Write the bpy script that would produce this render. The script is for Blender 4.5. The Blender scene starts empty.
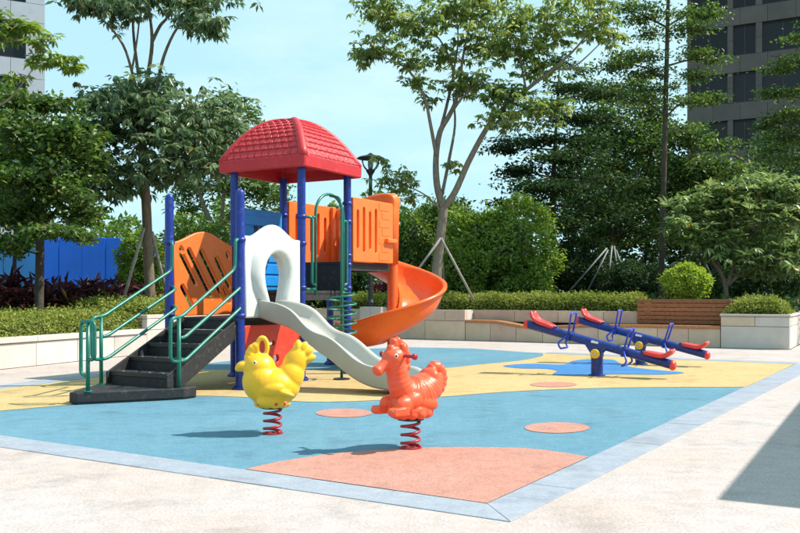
import bpy, bmesh, math, random
import numpy as np
from mathutils import Vector, Matrix, Quaternion

random.seed(7)
RNG = np.random.default_rng(11)
scene = bpy.context.scene
COL = scene.collection
R = math.radians

# ------------------------------------------------------------------ camera
F_PX, CX, YH, CAM_H = 886.0, 400.0, 293.0, 1.15      # focal length and horizon measured on the 800 px photo
cam_d = bpy.data.cameras.new('camera')
cam = bpy.data.objects.new('camera', cam_d); COL.objects.link(cam)
cam.location = (0, 0, CAM_H)
cam.rotation_euler = (R(90), 0, 0)
cam_d.sensor_width = 36.0
cam_d.lens = F_PX / 800 * 36.0
cam_d.shift_y = (YH - 266.5) / 800
cam_d.clip_start = 0.05
cam_d.clip_end = 3000
scene.camera = cam

# ------------------------------------------------------------------ sky, sun, exposure
SUN_EL, SUN_AZ = R(49), R(4)                          # azimuth measured from +X towards +Y
world = bpy.data.worlds.new('World'); scene.world = world
world.use_nodes = True
nt = world.node_tree; nt.nodes.clear()
sky = nt.nodes.new('ShaderNodeTexSky'); sky.sky_type = 'NISHITA'
sky.sun_disc = False
sky.sun_elevation = SUN_EL
sky.sun_rotation = R(90) - SUN_AZ
sky.air_density = 1.0; sky.dust_density = 1.0; sky.ozone_density = 1.0
tc = nt.nodes.new('ShaderNodeTexCoord')
mp = nt.nodes.new('ShaderNodeMapping'); mp.inputs['Scale'].default_value = (1.0, 1.0, 3.2)
nz = nt.nodes.new('ShaderNodeTexNoise'); nz.inputs['Scale'].default_value = 2.2; nz.inputs['Detail'].default_value = 7; nz.inputs['Roughness'].default_value = .62
rp = nt.nodes.new('ShaderNodeValToRGB')
rp.color_ramp.elements[0].position = .48; rp.color_ramp.elements[0].color = (0, 0, 0, 1)
rp.color_ramp.elements[1].position = .80; rp.color_ramp.elements[1].color = (.45, .45, .45, 1)
mxs = nt.nodes.new('ShaderNodeMixRGB'); mxs.inputs['Color2'].default_value = (7.0, 7.5, 7.6, 1)
bg = nt.nodes.new('ShaderNodeBackground'); bg.inputs['Strength'].default_value = 0.115
wo = nt.nodes.new('ShaderNodeOutputWorld')
nt.links.new(tc.outputs['Generated'], mp.inputs['Vector']); nt.links.new(mp.outputs['Vector'], nz.inputs['Vector'])
nt.links.new(nz.outputs['Fac'], rp.inputs['Fac']); nt.links.new(rp.outputs['Color'], mxs.inputs['Fac'])
veil = nt.nodes.new('ShaderNodeMixRGB'); veil.inputs['Fac'].default_value = .80; veil.inputs['Color2'].default_value = (3.35, 5.6, 6.4, 1)   # thin bright haze over the whole sky
nt.links.new(sky.outputs['Color'], veil.inputs['Color1']); nt.links.new(veil.outputs['Color'], mxs.inputs['Color1']); nt.links.new(mxs.outputs['Color'], bg.inputs['Color'])
nt.links.new(bg.outputs['Background'], wo.inputs['Surface'])

sun_d = bpy.data.lights.new('sun', 'SUN'); sun_d.energy = 4.6; sun_d.angle = R(.53); sun_d.color = (1.0, .95, .87)
sun = bpy.data.objects.new('sun', sun_d); COL.objects.link(sun)
sdir = Vector((math.cos(SUN_EL) * math.cos(SUN_AZ), math.cos(SUN_EL) * math.sin(SUN_AZ), math.sin(SUN_EL)))
sun.rotation_euler = (-sdir).to_track_quat('-Z', 'Y').to_euler()
sun.location = (30, 5, 40)

vs = scene.view_settings
vs.view_transform = 'Standard'; vs.look = 'None'; vs.gamma = 1.0; vs.use_curve_mapping = False
vs.exposure = 0.62
scene.render.engine = 'CYCLES'

# ------------------------------------------------------------------ helpers: where a photo point stands in the place
def g(px, py, z=0.0):
    d = F_PX * (CAM_H - z) / (py - YH)
    return Vector(((px - CX) / F_PX * d, d, z))
def at(px, py, d):
    return Vector(((px - CX) / F_PX * d, d, CAM_H - (py - YH) / F_PX * d))
def on_line(px, P, D):
    k = (px - CX) / F_PX
    return (k * P.y - P.x) / (D.x - k * D.y)

# ------------------------------------------------------------------ materials
MATS = {}
def srgb(r, g_, b):
    f = lambda c: ((c / 255) / 12.92) if c / 255 <= .04045 else (((c / 255) + .055) / 1.055) ** 2.4
    return (f(r), f(g_), f(b))
def mat(name, col, rough=.5, var=.12, scale=6.0, bump=0.0, bscale=60.0, metal=0.0, spec=.5, col2=None, thresh=(.35, .7), coat=0.0, detail=5.0, stretch=None, rnd=0.0, wear=.10):
    if name in MATS: return MATS[name]
    m = bpy.data.materials.new(name); m.use_nodes = True
    n = m.node_tree.nodes; l = m.node_tree.links
    b = n['Principled BSDF']
    b.inputs['Roughness'].default_value = rough; b.inputs['Metallic'].default_value = metal
    b.inputs['Specular IOR Level'].default_value = spec
    b.inputs['Coat Weight'].default_value = coat
    t = n.new('ShaderNodeTexCoord'); nz = n.new('ShaderNodeTexNoise')
    nz.inputs['Scale'].default_value = scale; nz.inputs['Detail'].default_value = detail; nz.inputs['Roughness'].default_value = .6
    src = t.outputs['Object']
    if stretch:
        mpn = n.new('ShaderNodeMapping'); mpn.inputs['Scale'].default_value = stretch
        l.new(src, mpn.inputs['Vector']); src = mpn.outputs['Vector']
    l.new(src, nz.inputs['Vector'])
    r = n.new('ShaderNodeValToRGB')
    c2 = col2 or tuple(c * (1 - var) for c in col)
    c1 = col if col2 else tuple(min(1, c * (1 + var)) for c in col)
    r.color_ramp.elements[0].position = thresh[0]; r.color_ramp.elements[0].color = (*c2, 1)
    r.color_ramp.elements[1].position = thresh[1]; r.color_ramp.elements[1].color = (*c1, 1)
    l.new(nz.outputs['Fac'], r.inputs['Fac']); csrc = r.outputs['Color']
    if rnd:
        oi = n.new('ShaderNodeObjectInfo'); mr = n.new('ShaderNodeMapRange')
        mr.inputs['To Min'].default_value = 1 - rnd; mr.inputs['To Max'].default_value = 1 + rnd
        l.new(oi.outputs['Random'], mr.inputs['Value'])
        mm = n.new('ShaderNodeMixRGB'); mm.blend_type = 'MULTIPLY'; mm.inputs['Fac'].default_value = 1.0
        l.new(csrc, mm.inputs['Color1']); l.new(mr.outputs['Result'], mm.inputs['Color2']); csrc = mm.outputs['Color']
    # worn and dusty patches: fine pale scuffs and uneven gloss
    wz = n.new('ShaderNodeTexNoise'); wz.inputs['Scale'].default_value = 17; wz.inputs['Detail'].default_value = 9; wz.inputs['Roughness'].default_value = .72
    l.new(t.outputs['Object'], wz.inputs['Vector'])
    wr = n.new('ShaderNodeMapRange'); wr.inputs['From Min'].default_value = .54; wr.inputs['From Max'].default_value = .78
    wr.inputs['To Min'].default_value = 0.0; wr.inputs['To Max'].default_value = wear * 2.2
    l.new(wz.outputs['Fac'], wr.inputs['Value'])
    wm = n.new('ShaderNodeMixRGB'); wm.inputs['Color2'].default_value = (.42, .40, .37, 1)
    l.new(wr.outputs['Result'], wm.inputs['Fac']); l.new(csrc, wm.inputs['Color1']); l.new(wm.outputs['Color'], b.inputs['Base Color'])
    rr = n.new('ShaderNodeMapRange'); rr.inputs['From Min'].default_value = .3; rr.inputs['From Max'].default_value = .7
    rr.inputs['To Min'].default_value = max(.02, rough - .07); rr.inputs['To Max'].default_value = min(1, rough + .16)
    l.new(wz.outputs['Fac'], rr.inputs['Value']); l.new(rr.outputs['Result'], b.inputs['Roughness'])
    if bump:
        nb = n.new('ShaderNodeTexNoise'); nb.inputs['Scale'].default_value = bscale; nb.inputs['Detail'].default_value = 4
        l.new(t.outputs['Object'], nb.inputs['Vector'])
        bp = n.new('ShaderNodeBump'); bp.inputs['Strength'].default_value = bump; bp.inputs['Distance'].default_value = .02
        l.new(nb.outputs['Fac'], bp.inputs['Height']); l.new(bp.outputs['Normal'], b.inputs['Normal'])
    MATS[name] = m
    return m

def speckle(name, base, alt, grain_a, grain_b, patch=.35, rough=.85, bump=.25, grain=90.0):
    """granular surface: large patches of two tones, then fine grains over them"""
    if name in MATS: return MATS[name]
    m = bpy.data.materials.new(name); m.use_nodes = True
    n = m.node_tree.nodes; l = m.node_tree.links; b = n['Principled BSDF']
    b.inputs['Roughness'].default_value = rough; b.inputs['Specular IOR Level'].default_value = .3
    t = n.new('ShaderNodeTexCoord')
    def noise(s, d=6):
        z = n.new('ShaderNodeTexNoise'); z.inputs['Scale'].default_value = s; z.inputs['Detail'].default_value = d
        z.inputs['Roughness'].default_value = .65; l.new(t.outputs['Object'], z.inputs['Vector']); return z
    def ramp(src, p0, c0, p1, c1):
        r = n.new('ShaderNodeValToRGB'); r.color_ramp.elements[0].position = p0; r.color_ramp.elements[0].color = (*c0, 1)
        r.color_ramp.elements[1].position = p1; r.color_ramp.elements[1].color = (*c1, 1); l.new(src, r.inputs['Fac']); return r
    a = ramp(noise(patch).outputs['Fac'], .38, base, .64, alt)
    gz = noise(grain, 3)
    gr = ramp(gz.outputs['Fac'], .32, grain_a, .70, grain_b)
    mx = n.new('ShaderNodeMixRGB'); mx.blend_type = 'MULTIPLY'; mx.inputs['Fac'].default_value = 1.0
    l.new(a.outputs['Color'], mx.inputs['Color1']); l.new(gr.outputs['Color'], mx.inputs['Color2'])
    g2 = ramp(noise(7.0, 8).outputs['Fac'], .36, (.86, .87, .89), .62, (1.0, 1.0, 1.0))
    m2 = n.new('ShaderNodeMixRGB'); m2.blend_type = 'MULTIPLY'; m2.inputs['Fac'].default_value = 1.0
    l.new(mx.outputs['Color'], m2.inputs['Color1']); l.new(g2.outputs['Color'], m2.inputs['Color2'])
    st = ramp(noise(1.7, 9).outputs['Fac'], .30, (.70, .69, .68), .46, (1, 1, 1))
    m3 = n.new('ShaderNodeMixRGB'); m3.blend_type = 'MULTIPLY'; m3.inputs['Fac'].default_value = .8
    l.new(m2.outputs['Color'], m3.inputs['Color1']); l.new(st.outputs['Color'], m3.inputs['Color2'])
    l.new(m3.outputs['Color'], b.inputs['Base Color'])
    bp = n.new('ShaderNodeBump'); bp.inputs['Strength'].default_value = bump; bp.inputs['Distance'].default_value = .006
    l.new(gz.outputs['Fac'], bp.inputs['Height']); l.new(bp.outputs['Normal'], b.inputs['Normal'])
    MATS[name] = m
    return m

def leafmat(name, dark, mid, light, trans=.35, rough=.42, spec=.5):
    if name in MATS: return MATS[name]
    m = bpy.data.materials.new(name); m.use_nodes = True
    n = m.node_tree.nodes; l = m.node_tree.links; b = n['Principled BSDF']
    at_ = n.new('ShaderNodeAttribute'); at_.attribute_name = 'tint'
    r = n.new('ShaderNodeValToRGB')
    r.color_ramp.elements[0].position = 0; r.color_ramp.elements[0].color = (*dark, 1)
    r.color_ramp.elements[1].position = 1; r.color_ramp.elements[1].color = (.30, .22, .045, 1)
    e = r.color_ramp.elements.new(.45); e.color = (*mid, 1)
    e = r.color_ramp.elements.new(.90); e.color = (*light, 1)
    l.new(at_.outputs['Fac'], r.inputs['Fac']); l.new(r.outputs['Color'], b.inputs['Base Color'])
    b.inputs['Roughness'].default_value = rough; b.inputs['Specular IOR Level'].default_value = spec
    tr = n.new('ShaderNodeBsdfTranslucent')
    hs = n.new('ShaderNodeHueSaturation'); hs.inputs['Hue'].default_value = .485; hs.inputs['Saturation'].default_value = 1.1; hs.inputs['Value'].default_value = 1.5
    l.new(r.outputs['Color'], hs.inputs['Color']); l.new(hs.outputs['Color'], tr.inputs['Color'])
    mx = n.new('ShaderNodeMixShader'); mx.inputs['Fac'].default_value = trans
    out = n['Material Output']
    l.new(b.outputs['BSDF'], mx.inputs[1]); l.new(tr.outputs['BSDF'], mx.inputs[2]); l.new(mx.outputs['Shader'], out.inputs['Surface'])
    MATS[name] = m
    return m

M_PAVE = speckle('pavement_granite', (.56, .475, .435), (.565, .53, .52), (.70, .62, .565), (1.0, 1.0, 1.0), patch=.8, grain=62)
M_BORDER = speckle('border_stone', (.325, .36, .41), (.365, .39, .43), (.80, .80, .82), (1, 1, 1), patch=1.2, grain=60, bump=.15)
M_BLUE = speckle('rubber_blue', (.126, .280, .355), (.158, .318, .390), (.60, .65, .70), (1, 1, 1), patch=.5, grain=72, bump=.3)
M_NAVY = speckle('rubber_deep_blue', (.045, .195, .44), (.06, .215, .47), (.82, .82, .84), (1, 1, 1), patch=.8, grain=72)
M_YEL = speckle('rubber_yellow', (.60, .435, .190), (.645, .485, .240), (.66, .62, .56), (1, 1, 1), patch=.5, grain=72)
M_PINK = speckle('rubber_pink', (.58, .280, .205), (.57, .31, .24), (.64, .58, .58), (1, 1, 1), patch=.7, grain=72)
M_SOIL = speckle('soil', (.05, .04, .025), (.07, .06, .03), (.6, .6, .6), (1, 1, 1), grain=40)
M_STONE = mat('wall_stone', (.62, .49, .36), .75, scale=3.0, col2=(.52, .40, .28), bump=.15, bscale=45, rnd=.12)
M_STONE2 = mat('wall_stone_warm_shade', (.58, .43, .335), .75, scale=2.6, col2=(.46, .33, .25), bump=.15, bscale=45, rnd=.12)  # warm stones; as the sole stone of a face, shade put into its colour
M_STONEW = mat('wall_stone_pale_lit', (.58, .53, .475), .7, scale=2.2, col2=(.49, .44, .39), bump=.12, bscale=45, rnd=.12)  # paler copy of the stone, sunlight painted into the sun-facing walls
M_MORTAR = mat('wall_core', (.22, .19, .16), .9)
M_WOOD = mat('bench_wood', (.36, .135, .045), .5, scale=3.0, col2=(.21, .065, .02), bump=.1, bscale=40, stretch=(1, 12, 12), rnd=0.2)
M_WOOD2 = mat('bench_seat_wood', (.46, .20, .075), .5, scale=3.0, col2=(.30, .11, .04), bump=.1, bscale=40, stretch=(1, 12, 12), rnd=0.15)
M_RED = mat('roof_plastic', (.50, .016, .023), .5, var=.08, scale=3)
M_ORANGE = mat('orange_plastic', (.86, .165, .022), .36, var=.07, scale=3)
M_ORANGE2 = mat('spiral_plastic', (.82, .125, .012), .28, var=.06, scale=2)
M_WHITE = mat('slide_plastic', (.46, .44, .385), .34, var=.06, scale=3)
M_ARCH = mat('arch_plastic', (.57, .575, .545), .40, var=.06, scale=4)
M_POST = mat('post_paint', (.004, .026, .235), .32, var=.1, scale=5)
M_SEEBLUE = mat('seesaw_paint', (.004, .026, .20), .35, var=.12, scale=6)
M_HANDLE = mat('handle_paint', (.02, .06, .50), .35, var=.1, scale=8)
M_GREEN = mat('rail_paint', (.004, .155, .105), .32, var=.12, scale=7)
M_BLACK = mat('deck_coating', (.018, .017, .018), .55, var=.25, scale=14, bump=.2, bscale=120)
M_REDPAN = mat('red_panel_plastic', (.62, .04, .018), .4, var=.1, scale=4)
M_BLUEPAN = mat('blue_panel_plastic', (.012, .25, .66), .38, var=.08, scale=4)
M_CHICK = mat('yellow_plastic', (.88, .475, .010), .36, var=.06, scale=6)
M_HORSE = mat('coral_plastic', (.84, .100, .030), .38, var=.06, scale=6)
M_SPRING = mat('spring_paint', (.36, .018, .025), .35, var=.15, scale=20)
M_SEAT = mat('seat_red_plastic', (.72, .045, .04), .36, var=.08, scale=8)
M_YCAP = mat('cap_yellow', (.80, .46, .02), .4, var=.08, scale=10)
M_EYEW = mat('eye_white', (.8, .8, .76), .3, var=.02)
M_DARK = mat('dark_plastic', (.02, .018, .018), .4, var=.2)
M_STEEL = mat('galvanised_bolt', (.5, .5, .5), .4, metal=.8)
M_BARK = mat('bark_brown', (.21, .15, .095), .85, scale=9, col2=(.11, .08, .05), bump=.5, bscale=30, stretch=(3, 3, .7))
M_BARKG = mat('bark_grey', (.27, .225, .17), .85, scale=9, col2=(.15, .12, .085), bump=.45, bscale=30, stretch=(3, 3, .7))
M_BARKD = mat('bark_dark', (.085, .065, .045), .9, scale=9, col2=(.045, .035, .026), bump=.4, bscale=30)
M_STAKE = mat('stake_wood', (.30, .26, .22), .8, var=.2, scale=8)
M_STAKE2 = mat('stake_tube', (.24, .25, .25), .5, var=.2, scale=8)
M_LAMP = mat('lamp_iron', (.012, .013, .014), .45, var=.2)
M_GLASSY = mat('lamp_glass', (.25, .27, .27), .15, var=.05)
M_TILE = mat('facade_tile', (.46, .48, .52), .55, scale=2, col2=(.40, .42, .46), rnd=0.05)
M_TILE2 = mat('facade_concrete', (.135, .115, .10), .7, scale=.8, col2=(.10, .085, .075), rnd=0.08)
M_TILE3 = mat('facade_brown', (.16, .11, .085), .7, scale=.8, col2=(.12, .085, .065))
M_WIN = mat('window_glass', (.010, .011, .013), .12, var=.2, scale=.4, spec=.3, rnd=0.7, wear=0)
M_FRAME = mat('window_frame_paint', (.035, .035, .037), .5)
M_HOARD = mat('hoarding_paint', (.012, .19, .88), .45, var=.12, scale=.7)
M_HOARDL = mat('hoarding_lit_paint', (.05, .27, .62), .45, var=.12, scale=.7)  # paler blue, sunlight on the far panels put into the colour
M_CONC = mat('pavilion_concrete', (.45, .44, .42), .8, scale=1.5, col2=(.38, .37, .35))

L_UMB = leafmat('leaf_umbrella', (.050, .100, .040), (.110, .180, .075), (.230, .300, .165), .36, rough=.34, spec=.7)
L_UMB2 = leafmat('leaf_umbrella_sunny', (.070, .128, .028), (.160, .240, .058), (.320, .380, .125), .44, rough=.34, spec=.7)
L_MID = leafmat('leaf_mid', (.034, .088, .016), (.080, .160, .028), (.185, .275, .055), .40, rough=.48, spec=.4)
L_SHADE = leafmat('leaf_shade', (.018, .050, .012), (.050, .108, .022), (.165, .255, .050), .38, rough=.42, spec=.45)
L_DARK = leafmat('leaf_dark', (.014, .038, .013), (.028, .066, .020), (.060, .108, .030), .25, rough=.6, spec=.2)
L_LAYER = leafmat('leaf_layer', (.022, .060, .012), (.055, .115, .024), (.160, .245, .048), .40, rough=.45, spec=.4)
L_SHRUB = leafmat('leaf_shrub', (.048, .112, .014), (.130, .235, .034), (.285, .390, .075), .44, rough=.42, spec=.5)
L_LIME = leafmat('leaf_lime', (.150, .240, .028), (.270, .385, .052), (.41, .50, .10), .40, rough=.6, spec=.2)
L_HEDGE = leafmat('leaf_hedge', (.110, .150, .026), (.215, .265, .050), (.35, .38, .10), .32, rough=.6, spec=.2)
L_PLUM = leafmat('leaf_plumeria', (.075, .135, .040), (.155, .235, .075), (.29, .36, .150), .40, rough=.36, spec=.5)
L_PURP = leafmat('leaf_purple', (.036, .014, .020), (.080, .026, .034), (.19, .062, .055), .28, rough=.4)
L_YOUNG = leafmat('leaf_young', (0.0780, 0.1560, 0.0234), (0.1430, 0.2340, 0.0390), (0.2470, 0.3380, 0.0585), .42)

# ------------------------------------------------------------------ object helpers
def link(o, parent=None):
    COL.objects.link(o)
    if parent is not None: o.parent = parent
    return o
def tag(o, label, cat, group=None, kind=None):
    if label: o['label'] = label
    if cat: o['category'] = cat
    if group: o['group'] = group
    if kind: o['kind'] = kind
    return o
def thing(name, label, cat, loc=(0, 0, 0), rotz=0.0, group=None):
    o = bpy.data.objects.new(name, None); o.empty_display_size = .2
    COL.objects.link(o); o.location = loc; o.rotation_euler = (0, 0, rotz)
    return tag(o, label, cat, group)
def mesh_obj(name, me, m, parent=None, smooth=False, bevel=0, world=False, seg=2, kind=None):
    if world and parent is not None: me.transform(Matrix.Translation(-Vector(parent.location)))
    if m is not None:
        me.materials.clear(); me.materials.append(m)
    if smooth:
        me.polygons.foreach_set('use_smooth', [True] * len(me.polygons))
    o = bpy.data.objects.new(name, me)
    link(o, parent)
    if bevel:
        b = o.modifiers.new('bevel', 'BEVEL'); b.width = bevel; b.segments = seg; b.limit_method = 'ANGLE'; b.angle_limit = R(35)
    if kind: o['kind'] = kind
    return o

class MB:
    def __init__(s): s.v = []; s.f = []
    def add(s, vs, fs):
        o = len(s.v); s.v += [tuple(p) for p in vs]; s.f += [tuple(i + o for i in f) for f in fs]; return s
    def box(s, c, size, rz=0.0, mtx=None):
        x, y, z = (k / 2 for k in size)
        vs = [Vector((i * x, j * y, k * z)) for k in (-1, 1) for j in (-1, 1) for i in (-1, 1)]
        if mtx is None: mtx = Matrix.Rotation(rz, 3, 'Z')
        vs = [mtx @ p + Vector(c) for p in vs]
        return s.add(vs, [(0, 2, 3, 1), (4, 5, 7, 6), (0, 1, 5, 4), (2, 6, 7, 3), (0, 4, 6, 2), (1, 3, 7, 5)])
    def tube(s, pts, rad, n=10, closed=False, cap=True):
        pts = [Vector(p) for p in pts]; m = len(pts)
        rads = rad if isinstance(rad, (list, tuple)) else [rad] * m
        tan = []
        for i in range(m):
            a = pts[(i - 1) % m] if (closed or i > 0) else pts[i]
            b = pts[(i + 1) % m] if (closed or i < m - 1) else pts[i]
            t = (b - a); tan.append(t.normalized() if t.length > 1e-9 else Vector((0, 0, 1)))
        up = Vector((0, 0, 1)) if abs(tan[0].z) < .9 else Vector((1, 0, 0))
        nrm = (up - tan[0] * up.dot(tan[0])).normalized()
        vs = []
        for i in range(m):
            if i:
                q = tan[i - 1].rotation_difference(tan[i]); nrm = (q @ nrm); nrm = (nrm - tan[i] * nrm.dot(tan[i])).normalized()
            bn = tan[i].cross(nrm)
            for k in range(n):
                a = 2 * math.pi * k / n
                vs.append(pts[i] + (nrm * math.cos(a) + bn * math.sin(a)) * rads[i])
        fs = []
        for i in range(m if closed else m - 1):
            for k in range(n):
                a, b = i * n + k, i * n + (k + 1) % n
                c, d = ((i + 1) % m) * n + (k + 1) % n, ((i + 1) % m) * n + k
                fs.append((a, b, c, d))
        if cap and not closed:
            fs.append(tuple(range(n - 1, -1, -1))); fs.append(tuple((m - 1) * n + k for k in range(n)))
        return s.add(vs, fs)
    def lathe(s, prof, n=20, c=(0, 0, 0), mtx=None):
        vs = []; c = Vector(c)
        for r, z in prof:
            for k in range(n):
                a = 2 * math.pi * k / n; p = Vector((r * math.cos(a), r * math.sin(a), z))
                vs.append((mtx @ p if mtx is not None else p) + c)
        fs = []
        for i in range(len(prof) - 1):
            for k in range(n):
                fs.append((i * n + k, i * n + (k + 1) % n, (i + 1) * n + (k + 1) % n, (i + 1) * n + k))
        fs.append(tuple(range(n - 1, -1, -1))); fs.append(tuple((len(prof) - 1) * n + k for k in range(n)))
        return s.add(vs, fs)
    def sphere(s, c, r, n=16, m=10, mtx=None):
        if not isinstance(r, (list, tuple)): r = (r, r, r)
        c = Vector(c); vs = []
        for i in range(m + 1):
            t = math.pi * (i + .0) / m
            t = min(max(t, .02), math.pi - .02)
            for k in range(n):
                a = 2 * math.pi * k / n
                p = Vector((r[0] * math.sin(t) * math.cos(a), r[1] * math.sin(t) * math.sin(a), -r[2] * math.cos(t)))
                vs.append((mtx @ p if mtx is not None else p) + c)
        fs = []
        for i in range(m):
            for k in range(n): fs.append((i * n + k, i * n + (k + 1) % n, (i + 1) * n + (k + 1) % n, (i + 1) * n + k))
        fs.append(tuple(range(n - 1, -1, -1))); fs.append(tuple(m * n + k for k in range(n)))
        return s.add(vs, fs)
    def prism(s, poly, z0, z1):
        n = len(poly)
        vs = [(x, y, z0) for x, y in poly] + [(x, y, z1) for x, y in poly]
        fs = [tuple(range(n - 1, -1, -1)), tuple(range(n, 2 * n))] + [(i, (i + 1) % n, n + (i + 1) % n, n + i) for i in range(n)]
        return s.add(vs, fs)
    def mesh(s, name='m'):
        me = bpy.data.meshes.new(name); me.from_pydata(s.v, [], s.f); me.update(); return me
    def build(s, name, m, parent=None, smooth=False, bevel=0, world=False, seg=2, kind=None):
        me = s.mesh(name)
        bm = bmesh.new(); bm.from_mesh(me); bmesh.ops.recalc_face_normals(bm, faces=bm.faces); bm.to_mesh(me); bm.free()
        return mesh_obj(name, me, m, parent, smooth, bevel, world, seg, kind)

def smooth_path(pts, n=6, closed=False):
    """Catmull-Rom through the points"""
    P = [Vector(p) for p in pts]; out = []; m = len(P)
    rng = range(m if closed else m - 1)
    for i in rng:
        p0 = P[(i - 1) % m] if (closed or i > 0) else P[i] * 2 - P[i + 1]
        p1 = P[i]; p2 = P[(i + 1) % m]
        p3 = P[(i + 2) % m] if (closed or i < m - 2) else P[(i + 1) % m] * 2 - P[i]
        for k in range(n):
            t = k / n
            out.append(.5 * ((2 * p1) + (p2 - p0) * t + (2 * p0 - 5 * p1 + 4 * p2 - p3) * t * t + (3 * p1 - p0 - 3 * p2 + p3) * t ** 3))
    if not closed: out.append(P[-1])
    return out
def round_path(pts, r=.06, n=5):
    """polyline with rounded corners, like bent tube"""
    P = [Vector(p) for p in pts]; out = [P[0]]
    for i in range(1, len(P) - 1):
        a = (P[i - 1] - P[i]); b = (P[i + 1] - P[i]); q = min(r, a.length * .49, b.length * .49)
        A = P[i] + a.normalized() * q; B = P[i] + b.normalized() * q
        for k in range(n + 1):
            t = k / n; out.append(A * (1 - t) ** 2 + P[i] * 2 * t * (1 - t) + B * t * t)
    out.append(P[-1]); return out

def fill_mesh(outline, holes=(), thick=0.0, bev=0.0, res=1):
    """flat plate with holes in its local XY plane, thickness along Z"""
    cu = bpy.data.curves.new('tmp', 'CURVE'); cu.dimensions = '2D'; cu.fill_mode = 'BOTH'
    cu.extrude = max(0, thick / 2 - bev); cu.bevel_depth = bev; cu.bevel_resolution = res; cu.offset = -bev
    for loop in [outline] + list(holes):
        sp = cu.splines.new('POLY'); sp.points.add(len(loop) - 1)
        for i, p in enumerate(loop): sp.points[i].co = (p[0], p[1], 0, 1)
        sp.use_cyclic_u = True
    ob = bpy.data.objects.new('tmp', cu); COL.objects.link(ob)
    dg = bpy.context.evaluated_depsgraph_get(); dg.update()
    me = bpy.data.meshes.new_from_object(ob.evaluated_get(dg))
    bpy.data.objects.remove(ob); bpy.data.curves.remove(cu)
    return me
def rrect(x0, y0, x1, y1, r, n=4):
    out = []
    for cx, cy, a0 in ((x1 - r, y0 + r, -90), (x1 - r, y1 - r, 0), (x0 + r, y1 - r, 90), (x0 + r, y0 + r, 180)):
        for k in range(n + 1):
            a = R(a0 + 90 * k / n); out.append((cx + r * math.cos(a), cy + r * math.sin(a)))
    return out
def ellipse(cx, cy, rx, ry, n=40):
    return [(cx + rx * math.cos(2 * math.pi * k / n), cy + ry * math.sin(2 * math.pi * k / n)) for k in range(n)]
def slot(cx, cy, ln, w, ang, n=5):
    out = []; h = ln / 2 - w / 2
    for s, a0 in ((1, -90), (-1, 90)):
        for k in range(n + 1):
            a = R(a0 + 180 * k / n); x, y = s * h + w / 2 * math.cos(a), w / 2 * math.sin(a)
            out.append((cx + x * math.cos(ang) - y * math.sin(ang), cy + x * math.sin(ang) + y * math.cos(ang)))
    return out
def blob_mesh(mb, voxel=.008, smooth_it=6):
    ob = bpy.data.objects.new('tmp', mb.mesh('tmp')); COL.objects.link(ob)
    r = ob.modifiers.new('r', 'REMESH'); r.mode = 'VOXEL'; r.voxel_size = voxel
    s = ob.modifiers.new('s', 'SMOOTH'); s.iterations = smooth_it; s.factor = .5
    dg = bpy.context.evaluated_depsgraph_get(); dg.update()
    me = bpy.data.meshes.new_from_object(ob.evaluated_get(dg))
    bpy.data.objects.remove(ob)
    return me

# ================================================================== GROUND
def sheet(name, poly, z, m, kind='structure'):
    me = fill_mesh([(p[0], p[1]) for p in poly])
    me.transform(Matrix.Translation((0, 0, z)))
    o = mesh_obj(name, me, m); o['kind'] = kind
    return o
sheet('ground', [(-900, -300), (900, -300), (900, 1500), (-900, 1500)], -.03, M_SOIL)
TH = R(29)
U = Vector((math.cos(TH), -math.sin(TH), 0)); V = Vector((math.sin(TH), math.cos(TH), 0))

# walls' base lines
W0 = g(440, 339.7)                       # a point at the foot of the far wall, which runs along U
P0 = g(0, 369.8); LW = Vector((.338, .941, 0)).normalized(); LN = Vector((-LW.y, LW.x, 0))   # left wall and its back direction
S_STEP = on_line(147, P0, LW)
# corner where the two walls meet
den = LW.x * U.y - LW.y * U.x
dd = W0 - P0
S_CORNER = (dd.x * U.y - dd.y * U.x) / den
CORNER = P0 + LW * S_CORNER
pav = [P0 - LW * 30, CORNER, W0 + U * on_line(790.5, W0, U), W0 + U * on_line(790.5, W0, U) + V * 30, Vector((60, 40, 0)), Vector((60, -30, 0)), Vector((-40, -30, 0))]
sheet('pavement', [(p.x, p.y) for p in pav], 0.0, M_PAVE)

# play area outline (inner edge of the border stones)
N_IN = g(487, 504.4)
E_IN = g(796, 364.0)
L_FAR = g(0, 389.5)
VB = (E_IN - N_IN).normalized(); UB = (g(0, 435.6) - N_IN).normalized()
FL_IN = N_IN + UB * 9.5
LEFT_DIR = Vector((.30, .954, 0)).normalized()
far_top = [g(*p) for p in ((100, 376.5), (150, 371), (185, 366), (230, 361), (300, 353.5), (360, 349), (410, 347.3), (470, 348.5), (531, 352.6), (600, 355.5), (680, 359.6), (740, 361.8))]
area = [N_IN, E_IN] + far_top[::-1] + [g(50, 382.5), L_FAR, L_FAR - LEFT_DIR * 2.5, FL_IN]
sheet('blue_rubber_surface', [(p.x, p.y) for p in area], .004, M_BLUE)

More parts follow.
